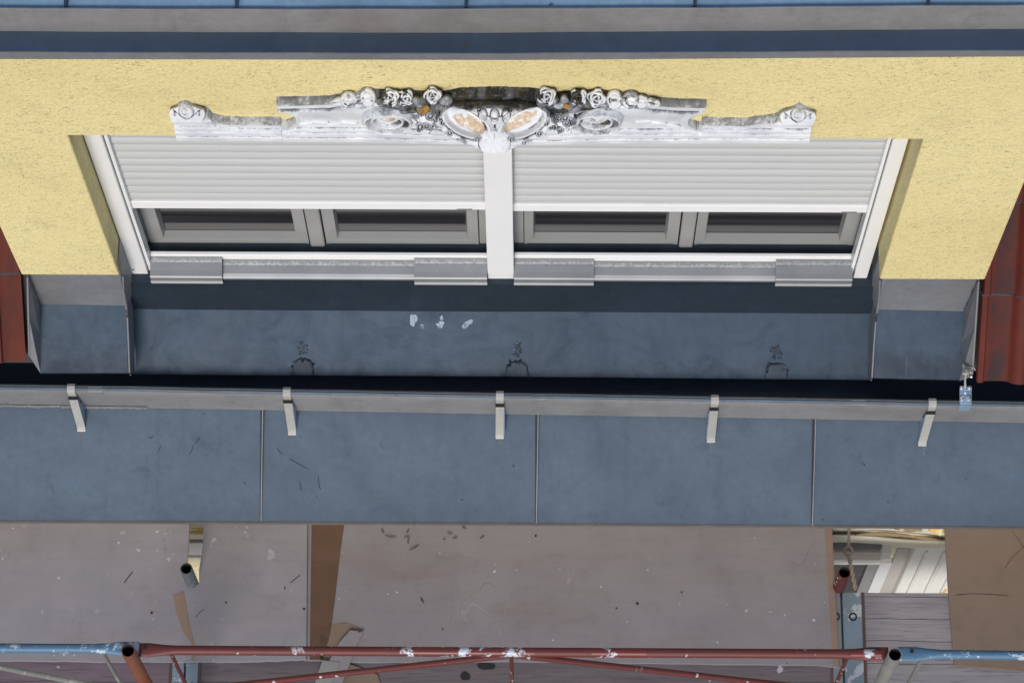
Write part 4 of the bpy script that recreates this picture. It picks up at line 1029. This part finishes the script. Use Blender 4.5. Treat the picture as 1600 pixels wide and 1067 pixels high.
# cartouche: leans out over the mullion
def cart(U, V):
    half = np.interp(V, [-.080, -.072, -.055, -.035, .0, .035, .060, .072], [.030, .055, .098, .140, .168, .160, .120, .06])
    half = half+.004*np.sin(V*150)+.003*np.sin(V*310)
    mask = (np.abs(U) < half) & (V > -.080) & (V < .071)
    e = np.clip((half-np.abs(U))/.04, 0, 1); e2 = np.clip((V+.080)/.03, 0, 1)
    h = .014*e**.5*e2**.5
    oc = 0*U
    for s in (-1, 1):
        a, b = U-s*.083, V-.018; t_ = .50*s; p, q = a*math.cos(t_)+b*math.sin(t_), -a*math.sin(t_)+b*math.cos(t_)
        r = np.sqrt((p/.074)**2+(q/.040)**2)
        h = h+.011*np.exp(-((r-1)/.11)**2)-.010*(1-sstep(.72, .92, r))-.005*np.exp(-((r-1.28)/.07)**2)
        if s < 0: g_ = ((p-.012)/.052)**2+((q+.002)/.022)**2
        else: g_ = ((p+.012)/.060)**2+((q-.004)/.018)**2
        fl = (g_+1.5*(fbm(U*38, V*38, 31+s)-.5) < 1) & (r < .84)
        h = h-np.where(fl, .002, 0); oc = np.maximum(oc, np.where(fl, 1.0, 0))
    # raised middle web, shell and curls at the foot, three drops at the head
    h = h+.010*np.exp(-(U/.030)**4)*(V < .035)*(V > -.045)
    r = np.sqrt(U*U+((V+.050)/.95)**2); th = np.arctan2(U, -(V+.040))
    h = np.where(r < .046, .026+.0035*np.abs(np.cos(4.5*th))*sstep(.010, .03, r)-.012*(r/.046)**3+.003*(fbm(U*60, V*60, 77)-.5), h)
    h = h+curls(U, V, [(s*.050, -.034, .010, .010) for s in (-1, 1)]+[(s*.096, -.050, .014, .011) for s in (-1, 1)]+[(s*.130, -.020, .010, .008) for s in (-1, 1)]+[(s*.150, .012, .009, .008) for s in (-1, 1)]+[(s*.045, .056, .009, .008) for s in (-1, 1)])
    for du in (-.034, 0, .034):
        q2 = ((U-du)/.0115)**2+((V-.040)/.017)**2; h = h+np.where(q2 < 1, .014*np.sqrt(np.clip(1-q2, 0, 1)), 0)-.004*np.exp(-((np.sqrt(q2)-1.15)/.12)**2)
    h = h+.0028*(fbm(U*75, V*75, 6)-.5)
    gm = sstep(.046, .064, V+.02*(fbm(U*40, V*40, 3)-.5))*(.6+.6*fbm(U*25, V*25, 7))*(np.abs(U) < .13)
    return h, mask, {'ochre': oc, 'grime': gm}
tilted('cartouche', 773, 196, .094, .172, .082, cart, tau=40, d=.0014, grime=.12, sink=.075)

# ------------------------------------------------------------------ scaffold
def hollow(m, p0, p1, ro=.0242, ri=.0205, seg=28):
    d = (p1-p0).normalized(); up = Vector((0, 1, 0)); a = d.cross(up).normalized(); b = a.cross(d).normalized()
    def ring(p, r): return [p+a*math.cos(2*math.pi*i/seg)*r+b*math.sin(2*math.pi*i/seg)*r for i in range(seg+1)]
    m.m = 0; m.grid([ring(p0, ro), ring(p1-d*.001, ro), ring(p1, ro-.0008), ring(p1, ri)])
    m.m = 1; m.grid([ring(p1, ri), ring(p1-d*.5, ri)])
def frame(pi, po, mi_, mo, lab, bottoms=True):
    """pi/po: picture points of inner and outer tube mouths"""
    ti = P(*pi, Z=.222); to = P(*po, Z=1.65)
    root = thing('scaffold_support', (ti.x, (ti.y+to.y)/2, GROUND), lab, 'scaffolding')
    m = MB(); hollow(m, Vector((ti.x, ti.y, GROUND+.2)), ti); m.build('standard', [mi_, 'black'], root, smooth=True)
    m = MB(); hollow(m, Vector((to.x, to.y, GROUND+.2)), to); m.build('standard', [mo, 'black'], root, smooth=True)
    for z in (-.06, -2.06, -4.06, -6.06):
        m = MB(); m.tube([(ti.x, ti.y, z-.05), (to.x, to.y, z-.05)], .022, 14); m.build('transom', 'galv', root, smooth=True)
    for t_ in (ti, to):
        m = MB(); m.box(t_.x-.07, t_.x+.07, t_.y-.07, t_.y+.07, GROUND+.142, GROUND+.15); m.tube([(t_.x, t_.y, GROUND+.15), (t_.x, t_.y, GROUND+.35)], .018, 12); m.build('base_plate', 'steel', root)
    return ti, to
tiL, toL = frame((291, 888), (200, 1016), 'galv_dark', 'rusty', 'scaffold uprights, rusty orange outer tube and short dark grey inner tube')
tiR, toR = frame((1319.5, 894), (1398.5, 1022), 'red_dark', 'galv', 'scaffold uprights, pale grey outer tube and short red inner tube')
dxb = toR.x-toL.x
print('tubes', tiL, toL, tiR, toR, dxb)
def frame_far(x, lab):
    root = thing('scaffold_support', (x, 2.7, GROUND), lab, 'scaffolding')
    return root

# guard rails
YR = toL.y+.036
def rail_pts(pxs): return [P(a, b, Y=YR) for a, b in pxs]
def guard(name, pa, pb, mat, lab, flaked=None, brace=None, posts=(), postmat=None, ends=(True, True), bracemat=None):
    A, B = P(*pa, Y=YR), P(*pb, Y=YR); zc = (A.z+B.z)/2; A.z += 0; d = (B-A).normalized(); L = (B-A).length
    root = thing(name, (A+B)/2, lab, 'guard rail')
    ks = [0, .03, .06, .11, .15, .3, .45, .5, .55, .7, 1-.15/1, 1]
    def run(m, x0, x1, e0, e1):
        pts = []; fl = []
        s = x0
        seq = []
        if e0: seq += [(x0, (1.5, .38)), (x0+.06, (1.5, .38)), (x0+.11, (1.15, .75)), (x0+.15, (1, 1))]
        else: seq += [(x0, (1, 1))]
        if e1: seq += [(x1-.15, (1, 1)), (x1-.11, (1.15, .75)), (x1-.06, (1.5, .38)), (x1, (1.5, .38))]
        else: seq += [(x1, (1, 1))]
        m.tube([A+d*q[0] for q in seq], .0165, 20, True, [(q[1][0], q[1][1]) for q in seq])
    m = MB(); run(m, 0, L, *ends); tr = m.build('top_rail', mat, root, smooth=True)
    if flaked:
        for a, b in flaked:
            m = MB(); seg = 24; ca, cb = P(a, 1018, Y=YR), P(b, 1018, Y=YR)
            ta = (ca-A).dot(d); tb = (cb-A).dot(d); m.tube([A+d*(ta+(tb-ta)*i/seg) for i in range(seg+1)], .0168, 20); m.build('flaked_paint', 'red_flaked', tr, smooth=True)
    zb = -.62
    m = MB(); m.tube([A+Vector((.02, 0, zb)), B+Vector((-.02, 0, zb))], .017, 14); m.build('bottom_rail', mat, root, smooth=True)
    for (a, b) in (brace or []):
        pa_, pb_ = P(*a, Y=YR-.004), P(*b, Y=YR-.004); dd = (pb_-pa_); k = (A.z+zb-pa_.z)/dd.z
        m = MB(); m.tube([pa_, pa_+dd*k], .0112, 14); m.build('brace', bracemat or mat, root, smooth=True)
    for px, py in posts:
        p = P(px, py, Y=YR); m = MB(); m.tube([p, Vector((p.x, p.y, A.z+zb))], .0072, 10); m.build('post', postmat or mat, root, smooth=True)
    for e in (A+d*.045, B-d*.045):
        m = MB(); m.tube([e+Vector((0, .008, .004)), e+Vector((0, .008, .0095))], .007, 12); m.build('bolt_hole', 'black', root)
    return root
guard('guard_rail', (207, 1015), (1388, 1021.5), 'red', 'red guard rail with white flakes between the two open scaffold tubes', flaked=[(625, 835), (925, 1010), (1330, 1378)],
      brace=[((798, 1023), (392, 1067)), ((802, 1023), (1195, 1066))], posts=((267, 1020), (799, 1022), (1325, 1024)))
guard('guard_rail', (-975, 1008), (217, 1013), 'blue', 'worn blue guard rail running left from the rusty open tube', posts=((160, 1018), (-900, 1006)), brace=[((-150, 1012), (125, 1066))], postmat='galv', bracemat='galv')
guard('guard_rail', (1404, 1021), (2575, 1036), 'blue', 'worn blue guard rail running right from the grey open tube', posts=((1442, 1025), (2500, 1038)), postmat='galv')

# deck units (boards on a steel end frame)
def deck(xa, xb, ya, yb, mat, lab, caps=(.085, .085), capmats=('deck_metal', 'deck_metal'), holes=True):
    root = thing('scaffold_deck', ((xa+xb)/2, (ya+yb)/2, -.06), lab, 'scaffold deck', None)
    m = MB(); n = 2
    x0, x1 = xa+caps[0], xb-caps[1]
    m.box(x0+.002, x1-.002, ya, yb, -.045, -.002); m.build('boards', mat, root, bevel=.003)
    for (a, b, cm) in ((xa, x0, capmats[0]), (x1, xb, capmats[1])):
        m = MB(); m.box(a+.002, b-.002, ya, yb, -.06, 0); c = m.build('end_fitting', cm, root, bevel=.004)
        m = MB()
        lip = b-.0 if a == xa else a
        m.box(lip-.006, lip+.006, ya, yb, -.03, .003); m.build('clamp_strip', 'twig', c, bevel=.001)
        if holes:
            for yy in (ya+.215, yb-.10):
                m = MB(); cxh = (a+b)/2
                seg = 20; r1 = [(cxh+.011*math.cos(2*math.pi*i/seg), yy+.011*math.sin(2*math.pi*i/seg), .0015) for i in range(seg)]
                m.tube([(cxh, yy, -.001), (cxh, yy, .0018)], .017, seg); m.build('rivet_hole', 'black', c)
                m = MB(); m.tube([(cxh, yy, 0), (cxh, yy, .0035)], .0095, 12); m.build('rivet', 'deck_metal', c, smooth=True)
    return root
yb_ = P(1410, 925.5, Z=0).y; ya_ = toL.y+.05
xjL = P(290, 1045, Z=0).x; xjR = P(1316, 1000, Z=0).x
ymid = P(800, 1080, Z=0).y
deck(xjL, xjR, ya_, yb_, 'plank_dark', 'dark stained scaffold deck under the middle plywood sheet', caps=(.055, .045), capmats=('deck_metal', 'deck_metal2'), holes=True)
deck(xjL-dxb, xjL-.004, ya_, yb_, 'plank_purple', 'purple brown scaffold deck under the left plywood sheet', caps=(.05, .055))
deck(xjR+.004, xjR+dxb, ya_, yb_, 'plank', 'weathered grey scaffold deck with mottled blue steel end beside the brown sheet', caps=(.083, .05))

# plywood sheets
def sheet(name, poly_px, z0, z1, mats, lab, strips=(), jagfront=True):
    pts = [P(a, b, Z=z1) for a, b in poly_px]
    c = sum(pts, Vector())/len(pts)
    m = MB(); m.m = 0; low = [Vector((p.x, p.y, z0)) for p in pts]
    root_poly = low
    m.prism(low, (0, 0, z1-z0)); 
    root = thing(name, (c.x, c.y, z0), lab, 'plywood sheet')
    o = m.build('board', mats[0], root, bevel=.001)
    for (mt, pl_, nm) in strips:
        m = MB(); m.prism([P(a, b, Z=z1+.0008) for a, b in pl_], (0, 0, .0008)); m.build(nm, mt, root)
    return root
def jag(pts, n=14, amp=.8):
    out = []
    for (a, b), (c, d) in zip(pts[:-1], pts[1:]):
        for k in range(n):
            t = k/n; out.append((a+(c-a)*t, b+(d-b)*t+(random.uniform(-amp, amp) if k else 0)))
    out.append(pts[-1]); return out
BK = 740
A_poly = [(-420, BK), (299, BK), (296, 818), (295, 850), (293, 880), (300, 915), (311, 912), (311, 890), (317, 850), (318.5, 820), (321, BK), (484, BK), (480, 818), (478.5, 1030)]+jag([(478.5, 1030), (400, 1033), (200, 1034), (0, 1032), (-420, 1028)])[1:]
shA = sheet('plywood_sheet', A_poly, .012, .026, ['ply_worn'], 'pale grey plywood sheet spotted with white paint, notched round the short grey tube',
      strips=[('ply_edge', [(270, 930), (287, 923), (290, 940), (297, 980), (305, 1010), (304, 1033), (300, 1033), (299, 1005), (286, 985), (275, 955)], 'brown_scar')])
B_poly = [(476, BK), (1282, BK), (1290, 823), (1312, 1043)]+jag([(1312, 1043), (1280, 1039), (1050, 1036.5), (800, 1033), (560, 1034.5), (474, 1031)], 8, .6)[1:]
shB = sheet('plywood_sheet', B_poly, -.0009, .011, ['ply_mid'], 'large mauve grey plywood sheet with a brown band along its left edge',
      strips=[('ply_strip', [(488, BK), (548, BK), (538, 819), (532, 860), (523, 940), (516, 990), (505, 1030), (484, 1030)], 'unworn_band'), ('ply_edge', [(1284, BK), (1294, BK), (1300, 825), (1311.5, 1041), (1302, 1040)], 'brown_margin'),
              ('brown_stain' if False else 'ply_brown', [(500, 985), (520, 975), (540, 972), (556, 977), (567, 986), (560, 1000), (540, 1020), (520, 1030), (500, 1030), (497, 1005)], 'glue_stain')])
C_poly = [(1466, BK), (2050, BK), (2060, 1052), (1600, 1049), (1545, 1043), (1491, 1039), (1482, 930), (1476, 826)]
shC = sheet('plywood_sheet', C_poly, .002, .015, ['ply_brown'], 'plain brown plywood sheet at lower right with black pencil lines')
def pen(pts, w=.0012):
    m = MB(); m.tube([P(a, b, Z=.0162) for a, b in pts], [w*random.uniform(.5, 1.1) for _ in pts], 6, flat=[(1, .4)]*len(pts)); return m.build('pencil_line', 'ink', shC)
pen([(1581, 830), (1588, 838), (1600, 855)]); pen([(1570, 887), (1582, 870), (1600, 853)]); pen([(1494, 929), (1520, 927), (1550, 928), (1576, 930.5)])
# paint splashes on sheet A and B
def splash(par, z, lst):
    for px, py, r in lst:
        m = MB(); f = lambda a, b, l: P(a, b, Z=z+.0005)
        m.prism(blobA(px, py, r*.85, r*.72, 0, int(px*7+py), surf=f, n=24, jag=.55), (0, 0, .0006)); m.build('paint_splash', 'drip', par)
splash(shA, .026, [(334, 843.5, 5), (330, 853, 2.3), (216, 859, 4), (192, 832, 4.5), (258, 833, 2.4), (266, 830, 1.8), (152, 954, 5), (66, 956, 3.6), (113, 951, 3.6), (264, 873, 3.6), (235, 890, 1.6), (206, 926, 1.9), (246, 860, 2), (20, 825, 2), (386, 823, 3), (387, 837, 2.4), (424, 867, 9), (331, 1005, 3.2), (334, 1030, 2.4), (236, 1029, 2.4), (312, 978, 1.8), (1, 859, 2.2), (270, 865, 2)])
splash(shB, .012, [(1008, 880, 2.2), (1012, 890, 2.4), (1015, 873, 1.2), (875, 889, 2), (807, 890, 2.3), (827, 846, 1.6), (980, 971, 1.8), (919, 941, 1.2), (1204, 955, 3.4), (687, 864, 2), (536, 864, 1.6), (540, 923, 1.2), (908, 931, 1), (1047, 917, 1), (1274, 881, 2), (1288, 941, 1.6), (1112, 997, 1.6)])
m = MB()
for px, py, r in ((237, 957, 2), (353, 941, 1.5), (996, 942.5, 2.2), (963, 950, 1.3), (1065, 925, 1.3), (837, 837, 1.8), (475, 951, 2)):
    p = P(px, py, Z=.027 if px < 480 else .0125); m.tube([p, p+Vector((0, 0, .0015))], r*.0024, 12)
m.build('screw_head', 'black', shA)
def scr(par, z, pts, w=.002, mat='ink'):
    m = MB(); m.tube([P(a, b, Z=z) for a, b in pts], w, 6, flat=[(1, .4)]*len(pts)); m.build('scratch', mat, par)
scr(shA, .0265, [(194, 910), (200, 902), (207, 893)], .0022); scr(shA, .0265, [(454, 910), (461, 904), (469, 898)], .0018); scr(shA, .0265, [(306, 964), (312, 956), (319, 951)], .0012); scr(shA, .0265, [(444, 920), (446, 916)], .0025)
# bark chips
for k, (px, py, L_, an) in enumerate(((598, 829, 9, 1.1), (610, 837, 18, .1), (636, 839, 10, .05), (638, 845, 9, 1.5), (647, 855, 18, -.5), (637, 829, 7, -.9), (703, 832, 9, .2), (711, 840, 8, -.2), (753, 839, 9, -.6), (725, 823, 9, .6), (694, 842, 4, 0))):
    rt = thing('bark_chip', P(px, py, Z=.012), ['curled brown bark chip near the brown band, topmost left of the row', 'long straight bark chip right of the curled one', 'short bark chip at the top bar of the T-shaped pair', 'upright bark chip below the T-shaped pair', 'largest slanting bark chip, lowest of the group on the middle sheet', 'tiny slanting bark chip under the cornice edge above the T-shaped pair', 'pale thin bark chip right of the main group', 'short bark chip just below the pale thin one', 'curved bark chip farthest right on the middle sheet', 'slanting bark chip touching the reddish stain under the cornice', 'tiniest crumb of bark between the main group and the pale thin chip'][k], 'bark chip', 'bark chips lying on the middle plywood sheet')
    a = Vector((math.cos(an), math.sin(an)))*L_/2; m = MB()
    m.tube([P(px-a.x, py-a.y, Z=.015), P(px+random.uniform(-1, 1), py+random.uniform(-1.5, 1.5), Z=.019), P(px+a.x, py+a.y, Z=.015)], [.001, .0028, .0012], 7, flat=[(1, .35)]*3)
    m.build('bark', 'twig', rt)
# short offcut lying across the front edge of the middle sheet
zz = .0175
rt = thing('wood_offcut', P(525, 1030, Z=.012), 'narrow slanting plywood offcut lying across the front edge of the middle sheet', 'offcut')
m = MB(); m.prism([P(a, b, Z=zz) for a, b in ((547, 985), (568, 987), (560, 1002), (532, 1075), (492, 1075), (513, 1035), (531, 1003))], (0, 0, .009)); m.build('board', 'ply_mid', rt, bevel=.001)
m = MB(); m.prism([P(a, b, Z=zz+.0095) for a, b in ((504, 1031), (531, 1034), (522, 1056), (517, 1075), (490, 1075), (497, 1050))], (0, 0, .002)); m.build('metal_plate', 'galv', rt, bevel=.001)
# dried mortar on the deck
rt = thing('mortar_patch', P(560, 1055, Z=0), 'flat brown dried mortar patch on the dark deck beside the slanting offcut', 'mortar')
m = MB(); m.prism([P(a, b, Z=.001) for a, b in ((535, 1040), (548, 1038), (560, 1042), (575, 1048), (590, 1054), (594, 1066), (592, 1080), (530, 1080), (530, 1060))], (0, 0, .004)); m.build('patch', 'ply_brown', rt)
for k, (px, py, rx, ry) in enumerate(((727, 1056, 7, 7), (759, 1040, 13, 6))):
    rt = thing('tar_spot', P(px, py, Z=0), ['round black tar spot on the dark deck left of the rail centre', 'long black tar spot on the dark deck nearest the centre post'][k], 'tar spot')
    m = MB(); f = lambda a, b, l: P(a, b, Z=.0005); m.prism(blobA(px, py, rx, ry, 0, k+90, surf=f, n=20, jag=.2), (0, 0, .0012)); m.build('spot', 'black', rt)
# wall anchor with eye and twisted wire at the right inner tube
rt = thing('wall_anchor', P(1327, 862, Z=.1), 'rusty eye bolt and twisted wire tying the short red tube to the facade', 'wall anchor')
e = P(1326, 861, Z=.12); m = MB(); m.tube([P(1327, 812, Z=.12)+Vector((0, .18, 0)), P(1327, 812, Z=.12), P(1326, 853, Z=.12)], .0055, 10); m.build('rod', 'wire', rt, smooth=True)
m = MB(); ring = [e+Vector((.016*math.cos(a*math.pi/10), .019*math.sin(a*math.pi/10), 0)) for a in range(21)]; m.tube(ring, .0045, 10); m.build('eye', 'wire', rt, smooth=True)
m = MB()
for ph in (0, math.pi):
    m.tube([P(1326+i*.75+1.7*math.cos(i*1.15+ph), 866+i*3.6, Z=.12-.006*i)+Vector((0, 0, .006*math.sin(i*1.15+ph))) for i in range(16)], .0056, 8)
m.build('twisted_wire', 'wire', rt, smooth=True)
